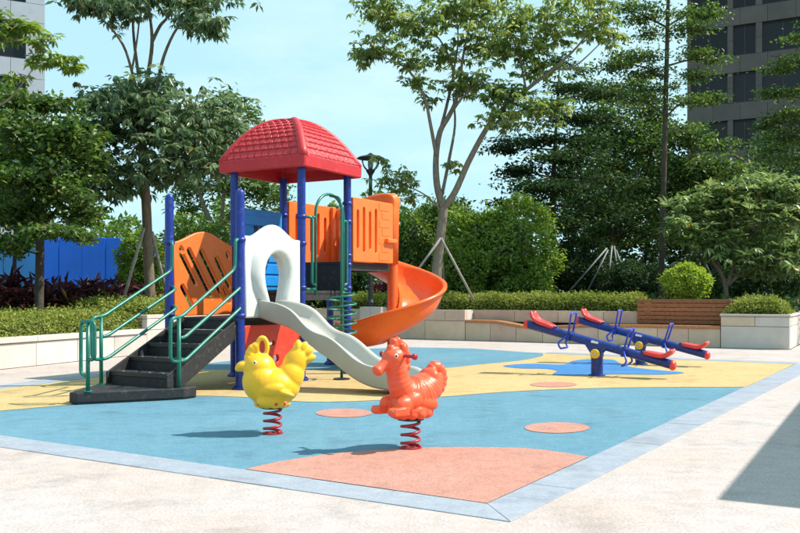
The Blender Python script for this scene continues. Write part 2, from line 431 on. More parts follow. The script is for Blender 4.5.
def patch(name, pts, z, m, curve=True):
    P = [g(*p) for p in pts]
    if curve: P = smooth_path(P, 5, True)
    return sheet(name, [(p.x, p.y) for p in P], z, m)
low = [(0, 411.5), (40, 408), (75, 405), (130, 399.5), (185, 396.5), (240, 397.5), (290, 401.5), (320, 402.5), (350, 402), (383, 400.5), (440, 397.5), (500, 392.8), (560, 389.8), (620, 388.2), (680, 387.6), (745.5, 387.6)]
lowp = smooth_path([g(*p) for p in low], 5)
up = [g(794.5, 364.6), g(740, 362.3), g(680, 360.2), g(600, 356.2), g(541, 353.6)]
yel = [(p.x, p.y) for p in lowp] + [(p.x, p.y) for p in up]
blob = smooth_path([g(*p) for p in ((541, 353.6), (543, 356), (532, 359), (516, 361.5), (480, 365), (440, 368.8), (380, 370.3), (300, 370.6), (225, 370.4), (185, 369.4))], 5)
yel += [(p.x, p.y) for p in blob]
yl = [g(150, 372.2), g(100, 377.5), g(50, 383.5), L_FAR + Vector((.03, 0, 0))]
ex = g(0, 411.5); yl += [L_FAR - LEFT_DIR * 1.5 + Vector((.03, 0, 0)), Vector((ex.x - .6, ex.y - .05, 0))]
yel += [(p.x, p.y) for p in yl]
sheet('yellow_rubber_band', yel, .008, M_YEL)
patch('deep_blue_rubber_shape', [(503, 366.8), (515, 365), (535, 364.3), (563, 365), (573, 361.5), (590, 359.8), (612, 360.2), (620, 364), (632, 367.7), (655, 370.5), (684, 373.3), (662, 375.3), (620, 375), (575, 375.8), (553, 375.3), (557, 371.5), (545, 369.5), (520, 368.9)], .012, M_NAVY)
for i, (cx, cy, rx, ry, zz) in enumerate(((553.5, 385.2, 23.5, 2.6, .012), (557, 428.4, 32.5, 5.4, .008), (344, 413.6, 28, 4.4, .008))):
    P = [g(cx + rx * math.cos(t), cy + ry * math.sin(t)) for t in np.linspace(0, 2 * math.pi, 44, endpoint=False)]
    sheet('pink_rubber_disc', [(p.x, p.y) for p in P], zz, M_PINK)
arc = smooth_path([g(*p) for p in ((245.5, 470.0), (280, 462.3), (340, 453.7), (400, 449.6), (442, 448.0), (500, 448.3), (540, 450.3), (589, 457.6))], 6)
sheet('pink_rubber_corner', [(p.x, p.y) for p in arc] + [(N_IN.x, N_IN.y)], .008, M_PINK)

# border of pale stone slabs, each slab its own piece
def border(name, A, B, w_a, w_b, side, length=.62, z=.006, miterA=0.0, miterB=0.0):
    root = bpy.data.objects.new(name, None); COL.objects.link(root); root['kind'] = 'structure'; root.location = A
    D = (B - A); tot = D.length; D.normalize(); S = Vector((D.y, -D.x, 0)) * side
    n = max(1, round(tot / length))
    for i in range(n):
        s0, s1 = tot * i / n + (.0018 if i else .0004), tot * (i + 1) / n - .0018
        wa = w_a + (w_b - w_a) * s0 / tot; wb = w_a + (w_b - w_a) * s1 / tot
        m0 = -miterA if i == 0 else 0; m1 = miterB if i == n - 1 else 0
        q = [D * s0, D * s1, D * (s1 + m1) + S * wb, D * (s0 + m0) + S * wa]
        mb = MB().prism([(p.x, p.y) for p in q], -.06, z + random.uniform(-.0015, .0015))
        mb.build('border_slab', M_BORDER, root, bevel=.002, seg=1)
    return root
# width of the border in the photo: about 0.33 m
border('front_border', N_IN, FL_IN, .275, .40, -1, .60, miterA=.265)
border('side_border', N_IN, E_IN, .265, .36, 1, .60, miterA=.275, miterB=.30)
fb = [E_IN] + [g(740, 361.8), g(680, 359.6), g(600, 355.5), g(545, 353.1)]
for i in range(len(fb) - 1):
    border('far_border', fb[i], fb[i + 1], .34, .34, 1, .9)
lb = [L_FAR - LEFT_DIR * 2.5, L_FAR, g(50, 382.5), g(100, 376.5), g(150, 371), g(185, 366)]
for i in range(len(lb) - 1):
    border('left_border', lb[i], lb[i + 1], .34, .34, -1, .7)

# ================================================================== PLANTER WALLS
def wall_block(root, A, D, BK, s0, s1, n0, n1, z0, z1, m, name='stone_panel', gap=.004, prof=None):
    """one stone: from s0 to s1 along the wall, n0 to n1 behind its face"""
    pts = []
    zt0, zt1 = (z1, z1) if prof is None else (prof(s0), prof(s1))
    for (s, zt) in ((s0 + gap, zt0), (s1 - gap, zt1)):
        for n in (n0, n1):
            for z in (z0 + gap, zt - gap): pts.append(A + D * s + BK * n + Vector((0, 0, z)) - Vector(root.location))
    # order: s0n0zlo, s0n0zhi, s0n1zlo, s0n1zhi, s1...
    mb = MB().add(pts, [(0, 1, 3, 2), (4, 6, 7, 5), (0, 4, 5, 1), (2, 3, 7, 6), (0, 2, 6, 4), (1, 5, 7, 3)])
    return mb.build(name, m, root, bevel=.006, seg=1)
def courses(root, A, D, BK, s0, s1, zs, ln, mats, n0=0.0, n1=.12, phase=0.0, cap=None):
    for r in range(len(zs) - 1):
        n = max(1, round((s1 - s0) / ln)); off = (phase + .5 * (r % 2)) * (s1 - s0) / n
        cuts = [s0] + [s0 + off + (s1 - s0) / n * k for k in range(n + 1) if s0 + .15 < s0 + off + (s1 - s0) / n * k < s1 - .15] + [s1]
        for i in range(len(cuts) - 1):
            jit = random.uniform(-.003, .003)
            wall_block(root, A, D, BK, cuts[i], cuts[i + 1], n0 + jit, n1, zs[r], zs[r + 1], random.choice(mats))
def core(root, A, D, BK, s0, s1, n0, n1, z0, z1, m=None, name='wall_core'):
    c = [A + D * s + BK * n for s, n in ((s0, n0), (s1, n0), (s1, n1), (s0, n1))]
    l = Vector(root.location)
    return MB().prism([(p.x - l.x, p.y - l.y) for p in c], z0, z1).build(name, m or M_MORTAR, root)

# ---- low left planter
low_pl = thing('planter_wall', 'low pale stone planter wall with light green clipped hedge, at the left edge', 'planter', P0)
courses(low_pl, P0, LW, LN, -5, S_STEP, [0, .385], .95, [M_STONEW], phase=0)
courses(low_pl, P0, LW, LN, -5, S_STEP, [.385, .48], 1.4, [M_STONEW], n0=-.03, n1=.22)
core(low_pl, P0, LW, LN, -5, S_STEP - .02, .11, .21, 0, .37)
core(low_pl, P0, LW, LN, -5, S_STEP - .02, .215, 3.2, 0, .42, M_SOIL, 'soil_bed')
# ---- tall left planter
PT = P0 + LW * S_STEP
tall_pl = thing('planter_wall', 'taller pale stone planter wall receding behind the staircase', 'planter', PT)
courses(tall_pl, PT, LW, LN, 0, S_CORNER - S_STEP - .02, [0, .45, .66, .74], 1.0, [M_STONEW])
core(tall_pl, PT, LW, LN, .12, S_CORNER - S_STEP - .02, .11, .20, 0, .70)
core(tall_pl, PT, LW, LN, .14, S_CORNER - S_STEP - .02, .205, 5.0, 0, .66, M_SOIL, 'soil_bed')
courses(tall_pl, PT, LN, LW, .125, 2.6, [0, .45, .66, .74], .9, [M_STONE2], n0=0, n1=.12)  # end face turned from the sun, its shade painted by the warm stone
# ---- far wall
sx = lambda px: on_line(px, W0, U)
s_a, s_b, s_c, s_d, s_e, s_f = sx(316), sx(465), sx(475), sx(632), sx(721), sx(790)
far_w = thing('planter_wall', 'far beige stone planter wall of two courses, running behind the orange spiral slide', 'planter', W0)
S_L = -(W0 - CORNER).length + .02
courses(far_w, W0, U, V, S_L, s_b, [0, .47, .74], 1.15, [M_STONE, M_STONE, M_STONE2])
core(far_w, W0, U, V, S_L + .2, s_b - .12, .11, .25, 0, .72)
courses(far_w, W0 + U * (s_b - .005), V, -U, .125, .62, [.47, .74], .6, [M_STONEW], n0=0, n1=.12)  # lit end of the wall, brightness put into the paler stone
courses(far_w, W0, U, V, s_b, s_d + .3, [.45, .74], 1.2, [M_STONE2], n0=.50, n1=.62)
core(far_w, W0, U, V, S_L + .3, s_e - .1, .63, 6.0, 0, .70, M_SOIL, 'soil_bed')
# pier with a sunlit top
s_p0, s_p1 = sx(366), sx(387)
pier = thing('stone_pier', 'short pale stone pier standing against the far wall behind the spiral slide', 'pier', W0 + U * s_p0 - V * .31)
courses(pier, W0, U, V, s_p0, s_p1, [0, .45, .80], 2, [M_STONEW], n0=-.32, n1=-.005)
# seat wall with its wavy top
def seat_z(px):
    xs = [460, 480, 497, 512, 524, 540, 560, 590, 640, 740]
    zs = [.50, .50, .49, .43, .385, .375, .405, .44, .455, .455]
    return float(np.interp(px, xs, zs))
def px_of(s):
    p = W0 + U * s; return CX + F_PX * p.x / p.y
seat_s = lambda s: seat_z(px_of(s))
n_seat = 9
seat_wall = thing('seat_wall', 'low beige stone base wall carrying the long wavy bench seat', 'wall', W0 + U * s_b)
cuts = np.linspace(s_b + .01, s_e - .01, n_seat + 1)
for i in range(n_seat):
    sub = np.linspace(cuts[i], cuts[i + 1], 7)
    vsx, fsx = [], []
    for k, s in enumerate(sub):
        ss = s + (.004 if k == 0 else -.004 if k == 6 else 0)
        for n in (0.0, .40):
            for z in (.004, seat_s(s) - .062):
                p = W0 + U * ss + V * n + Vector((0, 0, z)) - Vector(seat_wall.location); vsx.append(p)
    for k in range(6):
        o = k * 4
        fsx += [(o, o + 4, o + 5, o + 1), (o + 2, o + 3, o + 7, o + 6), (o + 1, o + 5, o + 7, o + 3), (o, o + 2, o + 6, o + 4)]
    fsx += [(0, 1, 3, 2), (24, 26, 27, 25)]
    MB().add(vsx, fsx).build('stone_panel', [M_STONE, M_STONE2, M_STONE][i % 3], seat_wall, bevel=.005, seg=1)
core(seat_wall, W0, U, V, s_b + .02, s_e - .02, .41, .495, 0, .33)
# ---- right planter box
PR = W0 + U * s_e
rp = thing('planter_box', 'square cornered pale stone planter box with rounded hedge, far right beside the bench', 'planter', PR)
courses(rp, W0, U, V, s_e, s_f, [0, .46, .66], 1.2, [M_STONE, M_STONEW], n0=-.04, n1=.1)
courses(rp, W0, U, V, s_e - .02, s_f + .02, [.66, .715], 2.2, [M_STONEW], n0=-.06, n1=.24)
courses(rp, W0 + U * s_f, V, -U, .105, 4.5, [0, .46, .66], 1.3, [M_STONEW], n0=0, n1=.1)  # sunlit right end, painted with the paler stone
courses(rp, W0 + U * (s_f + .02), V, -U, .245, 4.5, [.66, .715], 2.2, [M_STONEW], n0=0, n1=.3)
core(rp, W0, U, V, s_e + .01, s_f - .11, .11, .24, 0, .655)
core(rp, W0, U, V, s_e + .01, s_f - .30, .25, 4.4, 0, .655, M_SOIL, 'soil_bed')

# ---- wavy bench
bench = thing('wavy_bench', 'long wooden bench with wavy slatted seat and high plank backrest on the far wall', 'bench', W0 + U * s_b)
bl = Vector(bench.location)
for j in range(4):
    n0 = -.03 + j * .125; n1 = n0 + .115
    ss = np.linspace(s_b + .01, s_e - .015, 60); vsx, fsx = [], []
    for s in ss:
        zt = seat_s(s)
        for n, z in ((n0, zt - .06), (n0, zt), (n1, zt), (n1, zt - .06)):
            vsx.append(W0 + U * s + V * n + Vector((0, 0, z)) - bl)
    for k in range(59):
        o = k * 4
        for q in range(4): fsx.append((o + q, o + (q + 1) % 4, o + 4 + (q + 1) % 4, o + 4 + q))
    fsx += [(0, 3, 2, 1), (236, 237, 238, 239)]
    MB().add(vsx, fsx).build('seat_slat', M_WOOD2, bench, bevel=.004, seg=1)
for r in range(6):
    z0 = .47 + r * .092
    wall_block(bench, W0, U, V, s_d, s_e + .20, .44, .475, z0, z0 + .082, M_WOOD, 'back_plank', gap=0)
for sfr in (.06, .5, .94):
    s = s_d + (s_e - s_d) * sfr
    wall_block(bench, W0, U, V, s - .03, s + .03, .476, .498, .46, 1.0, M_WOOD, 'back_post', gap=0)

# ================================================================== PLAY STRUCTURE (local frame: x = towards the slide, y = along the decks)
S1W = g(240, 390.0)
ps = thing('play_structure', 'playground climbing structure with red shingled roof, blue posts, staircase and two slides', 'playground', (S1W.x, S1W.y, 0), -TH)
A_ = 1.12; B1, B2, B3 = 1.25, 2.37, 3.62
Z1, Z2, Z3 = .85, 1.18, 1.60
def post(x, y, top, rings, dome=True):
    mb = MB(); r = .054
    prof = [(r, 0.0), (r, top - .04)]
    if dome: prof += [(r * .93, top - .015), (r * .72, top), (r * .35, top + .012), (.004, top + .016)]
    else: prof += [(r, top)]
    o = mb.lathe(prof, 20, (x, y, 0)).build('post', M_POST, ps, smooth=True)
    m2 = o.modifiers.new('es', 'EDGE_SPLIT'); m2.split_angle = R(50)
    MB().lathe([(.075, .008), (.095, .008), (.095, .03), (.062, .06)], 20, (x, y, 0)).build('foot_flange', M_POST, o, smooth=False)
    for z in rings:
        MB().lathe([(.0585, -.024), (.068, -.020), (.070, 0), (.068, .020), (.0585, .024)], 20, (x, y, z)).build('clamp_ring', M_POST, o, smooth=True)
    return o
post(0, 0, 2.37, (1.78, .88)); post(-A_, 0, 2.37, (1.78, .88))
post(0, B1, 2.84, (1.80, 2.15, 1.22, .9), False); post(-A_, B1, 2.84, (1.78, 1.22), False)
post(0, B2, 2.84, (2.16, 2.42, 1.68, 1.55, 1.22), False); post(-A_, B2, 2.84, (2.3, 1.22, 1.68), False)
post(-A_, B3, 1.63, (1.58,), True)

def deck(x0, x1, y0, y1, z):
    o = MB().box(((x0 + x1) / 2, (y0 + y1) / 2, z - .0225), (x1 - x0, y1 - y0, .045)).build('deck', M_BLACK, ps, bevel=.008)
    for yy in (y0 + .02, y1 - .02):
        MB().box(((x0 + x1) / 2, yy, z - .0875), (x1 - x0, .035, .08)).build('deck_beam', M_BLACK, o)
    for xx in (x0 + .02, x1 - .02):
        MB().box((xx, (y0 + y1) / 2, z - .0875), (.035, y1 - y0 - .08, .08)).build('deck_beam', M_BLACK, o)
    return o
deck(-A_ + .06, -.06, .06, B1 - .0, Z1)
deck(-A_ + .06, -.06, B1 + .03, B2 - .03, Z2)
deck(-A_ + .02, -.02, B2 + .03, B3, Z3)
MB().box((-A_ / 2, B1 + .014, (Z1 + Z2) / 2 - .03), (A_ - .14, .02, Z2 - Z1 - .07)).build('riser', M_BLACK, ps)
MB().box((-A_ / 2, B2 + .014, (Z2 + Z3) / 2 - .03), (A_ - .14, .02, Z3 - Z2 - .07)).build('riser', M_BLACK, ps)

def plate(name, outline, holes, thick, m, org, ex, bev=.010, parent=None, smooth=False):
    """panel standing upright: outline in (along ex, z)"""
    me = fill_mesh(outline, holes, thick, bev, 2)
    ex = Vector(ex).normalized(); ez = Vector((0, 0, 1)); en = ex.cross(ez)
    mt = Matrix(((ex.x, ez.x, en.x, org[0]), (ex.y, ez.y, en.y, org[1]), (ex.z, ez.z, en.z, org[2]), (0, 0, 0, 1)))
    me.transform(mt)
    return mesh_obj(name, me, m, parent or ps)

# --- lattice panel on the stair side (x = -A_)
w = B1 - .13
outl = [(0, 0), (w, 0), (w, .93)]
for k in range(17):
    t = k / 16; outl.append((w * (1 - t) , .93 + .16 * math.sin(math.pi * t) ** 1.6))
outl.append((0, .93))
outl2 = []
for p in outl:
    if not outl2 or (abs(p[0] - outl2[-1][0]) + abs(p[1] - outl2[-1][1])) > .004: outl2.append(p)
hol = []
ang = R(-52)
for row, lst in enumerate((((.20, .74, .15), (.40, .68, .34), (.60, .62, .52), (.80, .56, .60), (.98, .50, .44)), ((.14, .50, .26), (.30, .36, .40), (.52, .20, .34)), ((.14, .22, .22),))):
    for (cx, cy, ln) in lst: hol.append(slot(cx, cy, ln, .062, R(-54)))
hol = [slot(.26, .60, .52, .075, R(-54)), slot(.48, .54, .80, .075, R(-54)), slot(.72, .52, .82, .075, R(-54)), slot(.93, .56, .52, .075, R(-54)), slot(1.03, .80, .12, .075, R(-54)), slot(.23, .25, .36, .075, R(-54)), slot(1.0, .26, .26, .075, R(-54)), slot(.13, .84, .10, .06, R(-54))]
plate('lattice_panel', outl2, hol, .05, M_ORANGE, (-A_ - .0, .065, Z1 + .01), (0, 1, 0), bev=.014)
# --- arch panel (slide entrance, x = 0)
w = B1 - .13
outl = [(.0, 0), (w, 0), (w, .985)]
for k in range(0, 25):
    t = k / 24; q = min(1, max(0, (t - .10) / .80)); outl.append((w * (1 - t) - (.001 if k == 0 else 0), .985 + .165 * (.5 - .5 * math.cos(2 * math.pi * q)) ** .75))
cxo = .555
def keyhole(sc=1.0, dz=0.0):
    pts = [(cxo - .17 * sc, .0 + dz), (cxo + .17 * sc, .0 + dz)]
    prof = [(.17, .0), (.158, .10), (.160, .18), (.185, .28), (.215, .38), (.232, .48), (.222, .58), (.185, .665), (.125, .725), (.06, .752)]
    right = [(cxo + x * sc, .02 + z * (sc if z > .1 else 1)) for x, z in prof]
    left = [(cxo - x * sc, z) for (x, z) in [((p[0] - cxo) / sc, p[1]) for p in right]][::-1]
    return right + [(cxo, .02 + .760 * sc)] + left
arch = plate('arch_panel', outl, [keyhole(1.0)], .07, M_ARCH, (.0, .065, Z1 + .0), (0, 1, 0), bev=.02)
# bell-shaped rim round the opening
mb = MB(); kh = keyhole(1.0); n = len(kh); vsx = []
rings = [(1.0, .030), (1.08, .085), (1.28, .118), (1.58, .112), (1.86, .080), (2.02, .030)]
cz = .40
for sc, dx in rings:
    for (y, z) in kh:
        zz = z if z < .06 else cz + (z - cz) * (1 + (sc - 1) * .50) if z > cz else z
        yy = cxo + (y - cxo) * (1 + (sc - 1) * (1.0 if z > .26 else .50 + .5 * max(0, (z - .1) / .16)))
        vsx.append((dx, .065 + yy, Z1 + zz))
fsx = []
for r in range(len(rings) - 1):
    for k in range(n - 1): fsx.append((r * n + k, r * n + k + 1, (r + 1) * n + k + 1, (r + 1) * n + k))
mb.add(vsx, fsx)
mb.build('arch_rim', M_ARCH, arch, smooth=True)
# tunnel behind the opening
mb = MB(); vsx = []
for dx in (.034, -.02, -.07):
    for (y, z) in kh: vsx.append((dx, .065 + cxo + (y - cxo) * 1.02, Z1 + z))
fsx = [(r * n + k, r * n + k + 1, (r + 1) * n + k + 1, (r + 1) * n + k) for r in range(2) for k in range(n - 1)]
mb.add(vsx, fsx).build('arch_reveal', M_ARCH, arch, smooth=True)
# --- red panel below the lower deck
plate('red_panel', rrect(0, 0, w, .56, .03), [slot(.50, .33, .17, .055, 0), ellipse(.62, .13, .05, .05, 16)], .05, M_REDPAN, (0, .065, .20), (0, 1, 0))
# --- blue panel far side of tower
plate('blue_panel', rrect(0, 0, B2 - B1 - .12, 1.14, .03), [], .05, M_BLUEPAN, (-A_ - .0, B1 + .06, Z2 + .01), (0, 1, 0))
bp = [o for o in ps.children if o.name.startswith('blue_panel')][0]
for i in range(6):
    MB().box((-A_ + .033, B1 + .56, Z2 + .14 + i * .17), (.018, .86, .135)).build('raised_board', M_BLUEPAN, bp, bevel=.006)
for i in range(3):
    MB().box((-A_ + .046, B1 + .56 - .14 + i * .14, Z2 + .85), (.012, .075, .14)).build('window_slot', M_DARK, bp, bevel=.004)

# --- orange slatted panels of the upper platform
def slat_panel(x, y0, y1, face, trim):
    wd = y1 - y0
    front = plate('slatted_panel', rrect(0, 0, wd, .92, .03), [slot(wd * (.17 + .165 * i), .46, .66 if i % 2 else .56, .062, R(90)) for i in range(5)] if not trim else [slot(.13 + .17 * i, .47, .66 if i % 2 else .56, .062, R(90)) for i in range(4)], .05, M_ORANGE, (x + face * .028, y0, Z3 + .0), (0, 1, 0), bev=.010)
    back = MB().box((x - face * .012, (y0 + y1) / 2, Z3 + .46), (.02, wd - .03, .88)).build('backing_sheet', M_ORANGE, front)
    return front
p2 = slat_panel(0, B2 + .075, B3 - .02, 1, True)
p1 = slat_panel(-A_, B2 + .075, B3 - .02, 1, False)
for i in range(7):     # raised blocks near the slide end, like moulded bricks
    MB().box((.055, B2 + .95 + (.045 if i % 2 else 0), Z3 + .09 + i * .125), (.009, .30 - (.08 if i % 2 else 0), .11)).build('moulded_block', M_ORANGE, p2, bevel=.006)
MB().box((.075, B3 - .14, Z3 + .34), (.10, .30, .07)).build('grab_ledge', M_ORANGE, p2, bevel=.02)
MB().box((-A_ + .06, B3 - .03, Z3 + .44), (.10, .10, .96)).build('panel_pillar', M_ORANGE, p1, bevel=.02)

# --- roof: square dome with moulded shingles
HX = .70; ZE = 2.935; HR = .61
rcx, rcy = -A_ / 2, (B1 + B2) / 2
def dome_z(t): return HR * (1 - (1 - t) ** 2.1)
NU, NV = 132, 110
roof_v = []; roof_f = []
rows = 12
for side in range(4):
    ca, sa = [(1, 0), (0, 1), (-1, 0), (0, -1)][side]
    off = len(roof_v)
    for j in range(NV + 1):
        t = j / NV
        half = HX * (1 - t) + .06 * t
        for i in range(NU + 1):
            q = -1 + 2 * i / NU
            x = q * half; y = -half
            rowf = t * rows; row = int(rowf); fr = rowf - row
            d = 0
            edge = half - abs(x)
            sh = min(1.0, max(0.0, (edge - .05) / .008)) * (1 if t < .90 else 0)
            tw = .118
            xo = (x / tw + (.5 if row % 2 else 0)); fx = xo - math.floor(xo)
            scal = (abs(fx - .5) * 2) ** 4
            prof = 1 - .62 * fr                                   # thick at its lower edge
            if fr < .10 + .10 * scal: prof = .0
            d = .021 * prof * (1 - .35 * scal) * sh * (0 if abs(fx - .5) > .435 else 1)
            if edge < .0: d = 0
            # outward normal roughly
            dz = dome_z(t) + ZE
            ny = -1; slope = HR * 2.1 * (1 - t) ** 1.1 / (HX - .06)
            ln = math.hypot(1, slope)
            yy = y + d * (-slope / ln); zz = dz + d / ln
            X, Y = x, yy
            roof_v.append((rcx + X * ca - Y * sa, rcy + X * sa + Y * ca, zz))
    for j in range(NV):
        for i in range(NU):
            a = off + j * (NU + 1) + i
            roof_f.append((a, a + 1, a + NU + 2, a + NU + 1))
off = len(roof_v)
roof_v += [(rcx - .066, rcy - .066, ZE + HR + .004), (rcx + .066, rcy - .066, ZE + HR + .004), (rcx + .066, rcy + .066, ZE + HR + .004), (rcx - .066, rcy + .066, ZE + HR + .004)]
roof_f.append((off, off + 1, off + 2, off + 3))
mb = MB(); mb.v = roof_v; mb.f = roof_f
roof = mb.build('roof', M_RED, ps, smooth=True)
es = roof.modifiers.new('es', 'EDGE_SPLIT'); es.split_angle = R(42)
for sx_, sy_ in ((1, 1), (1, -1), (-1, 1), (-1, -1)):
    pth = []; rr_ = []
    for k in range(15):
        t = k / 14; h_ = HX * (1 - t) + .06 * t
        pth.append((rcx + sx_ * (h_ - .022), rcy + sy_ * (h_ - .022), ZE + dome_z(t) - .016)); rr_.append(.062 - .012 * t)
    MB().tube(pth, rr_, 14).build('ridge', M_RED, roof, smooth=True)
MB().sphere((rcx, rcy, ZE + HR - .035), (.14, .14, .055), 24, 10).build('roof_cap', M_RED, roof, smooth=True)
# fascia band and soffit lip
mb = MB(); prof = [(HX + .004, ZE + .012), (HX + .022, ZE - .005), (HX + .018, ZE - .14), (HX + .004, ZE - .150), (HX - .035, ZE - .150), (HX - .045, ZE - .10), (HX - .05, ZE + .0)]
cr = []
def rsq(h, z, r=.05):
    return [(rcx + px_, rcy + py_, z) for px_, py_ in rrect(-h, -h, h, h, r, 4)]
ringv = [rsq(h, z) for h, z in prof]; nn = len(ringv[0])
vsx = [p for rg in ringv for p in rg]
fsx = [(r * nn + k, r * nn + (k + 1) % nn, (r + 1) * nn + (k + 1) % nn, (r + 1) * nn + k) for r in range(len(prof) - 1) for k in range(nn)]
mb.add(vsx, fsx)
mb.build('fascia', M_RED, roof, smooth=False)
mb = MB(); prof2 = [(HX - .05, ZE + .0), (HX * .8, ZE + dome_z(.2) - .035), (HX * .55, ZE + dome_z(.45) - .035), (HX * .3, ZE + dome_z(.7) - .035), (.05, ZE + HR - .04)]
ringv = [rsq(h, z, min(.05, h * .4)) for h, z in prof2]
vsx = [p for rg in ringv for p in rg]
fsx = [(r * nn + k, r * nn + (k + 1) % nn, (r + 1) * nn + (k + 1) % nn, (r + 1) * nn + k) for r in range(len(prof2) - 1) for k in range(nn)]
mb.add(vsx, fsx)
mb.build('roof_lining', M_RED, roof, smooth=True)

# --- staircase
stairs = bpy.data.objects.new('staircase', None); link(stairs, ps)
xl, xr = -.90, -.03
base_poly = [(.10, -.86), (.10, -1.06), (-.54, -1.95), (-.64, -1.95), (-1.0, -1.28), (-1.0, -.86)]
MB().prism(base_poly, .02, .13).build('base_platform', M_BLACK, stairs, bevel=.012)
MB().prism([(x * .96 - .02, y * .985) for x, y in base_poly], .0, .02).build('base_foot', M_DARK, stairs)
nos = [(-1.16, .274), (-.87, .418), (-.58, .562), (-.29, .706)]
for (b, z) in nos:
    o = MB().box(((xl + xr) / 2, b + .155, z - .02), (xr - xl, .31, .04)).build('tread', M_BLACK, stairs, bevel=.006)
    MB().box(((xl + xr) / 2, b + .02, z - .092), (xr - xl - .01, .012, .104)).build('riser', M_BLACK, o)
    MB().box(((xl + xr) / 2, b + .004, z - .018), (xr - xl + .004, .012, .05)).build('nosing', M_DARK, o, bevel=.004)
    for kx in range(4):
        MB().lathe([(.012, 0), (.012, .006), (.006, .009)], 8, (xl + .14 + kx * .2, b + .06, z)).build('bolt', M_STEEL, o)
MB().box(((xl + xr) / 2, .02, Z1 - .092), (xr - xl - .01, .012, .10)).build('top_riser', M_BLACK, stairs)
for x in (xl - .012, xr + .012):
    st = MB(); h = .15
    p = [(x, -1.20, .135), (x, -1.20, .27), (x, .03, .87), (x, .03, .66), (x, -.95, .135)]
    vsx = [(q[0] - .012, q[1], q[2]) for q in p] + [(q[0] + .012, q[1], q[2]) for q in p]
    st.add(vsx, [(4, 3, 2, 1, 0), (5, 6, 7, 8, 9)] + [(i, (i + 1) % 5, 5 + (i + 1) % 5, 5 + i) for i in range(5)])
    st.build('stringer', M_BLACK, stairs, bevel=.004)

# --- green handrails
TR = .0195
def rail(name, pts, parent=ps, r=TR, rad=.07):
    return MB().tube(round_path(pts, rad, 6), r, 12).build(name, M_GREEN, parent, smooth=True)
def stair_rail(x, bB, zb, s_y, xs_end, nm):
    # bB: y of the newel; the rails rise to the post at y = s_y
    root = MB().tube([(x, bB, zb), (x, bB, .88)], .021, 14).build(nm, M_GREEN, ps, smooth=True)
    MB().tube([(x, bB, zb), (x, bB, zb + .012)], .05, 16).build('foot_plate', M_GREEN, root)
    loopy = bB - .13
    rail('rail', [(x, bB, .41), (x, loopy, .42), (x, loopy, .88), (x, bB + .03, .89), (x, s_y - .13, 1.43), (x, s_y - .12, 1.78), (xs_end, s_y, 1.78)], root)
    rail('rail', [(x, bB, .66), (x, bB + .09, .67), (x, s_y - .05, 1.20), (xs_end, s_y + .02, 1.24)], root)
    rail('rail', [(x, bB, .41), (x, bB + .10, .42), (x, s_y - .03, .97), (xs_end, s_y + .02, 1.0)], root)
stair_rail(-.955, -1.24, .13, 0, -A_, 'handrail')
stair_rail(.03, -1.06, .0, 0, 0, 'handrail')
ax, ay = -.50, -1.83
hr = MB().tube([(ax, ay, .13), (ax, ay, .86)], .021, 14).build('handrail', M_GREEN, ps, smooth=True)
MB().tube([(ax, ay, .13), (ax, ay, .142)], .05, 16).build('foot_plate', M_GREEN, hr)
rail('rail', [(ax, ay, .29), (ax - .115, ay + .01, .30), (ax - .115, ay + .01, .86), (ax + .11, ay - .01, .86), (ax + .11, ay - .01, .47), (ax, ay, .46)], hr)

# --- wave slide
ra = [(-.02, 1.075), (.10, 1.06), (.30, 1.03), (.45, .985), (.557, .925), (.64, .845), (.723, .768), (.80, .715), (.886, .685), (.96, .668), (1.038, .650), (1.11, .612), (1.19, .562), (1.27, .500), (1.345, .443), (1.42, .393), (1.498, .357), (1.57, .335), (1.643, .322), (1.786, .312), (1.90, .305), (1.99, .285), (2.05, .24)]
rb = [(-.02, .86), (.2, .80), (.4, .755), (.557, .70), (.723, .565), (.886, .46), (1.038, .385), (1.19, .285), (1.28, .22), (1.345, .185), (1.498, .115), (1.65, .075), (1.80, .06), (2.05, .055)]
rbx = [p[0] for p in rb]; rbz = [p[1] for p in rb]
NS = 70; yc = .56; hw = .255
vsx = []; fsx = []
xs = np.linspace(ra[0][0], ra[-1][0], NS)
rim_s = np.interp(xs, [p[0] for p in ra], [p[1] for p in ra]); bot_s = np.interp(xs, rbx, rbz)
k5 = np.ones(5) / 5
pad = lambda a: np.convolve(np.concatenate([[a[0]] * 2, a, [a[-1]] * 2]), k5, 'valid')
rim_s = pad(rim_s); bot_s = pad(bot_s)
for i, x in enumerate(xs):
    zr, zb = rim_s[i], bot_s[i]
    bed = zb + .055 + (.02 if x < .2 else 0)
    bed = max(bed, zb + .04)
    cs = [(-hw + .035, zb), (-hw, zb + .03), (-hw, zr - .035), (-hw - .012, zr - .02), (-hw - .008, zr - .004), (-hw + .02, zr), (-hw + .045, zr - .008), (-hw + .055, zr - .04), (-hw + .085, bed + .05), (-hw + .13, bed + .012), (-.06, bed)]
    full = cs + [(-y, z) for y, z in cs[::-1]]
    for y, z in full: vsx.append((x, yc + y, z))
m = len(full)
for i in range(NS - 1):
    for k in range(m): fsx.append((i * m + k, i * m + (k + 1) % m, (i + 1) * m + (k + 1) % m, (i + 1) * m + k))
fsx.append(tuple(range(m - 1, -1, -1))); fsx.append(tuple((NS - 1) * m + k for k in range(m)))
sl = MB().add(vsx, fsx).build('wave_slide', M_WHITE, ps, smooth=True)
sl.modifiers.new('es', 'EDGE_SPLIT').split_angle = R(60)
for yy in (yc - .15, yc + .15):
    MB().box((1.86, yy, .03), (.12, .05, .06)).build('slide_foot', M_DARK, sl, bevel=.005)

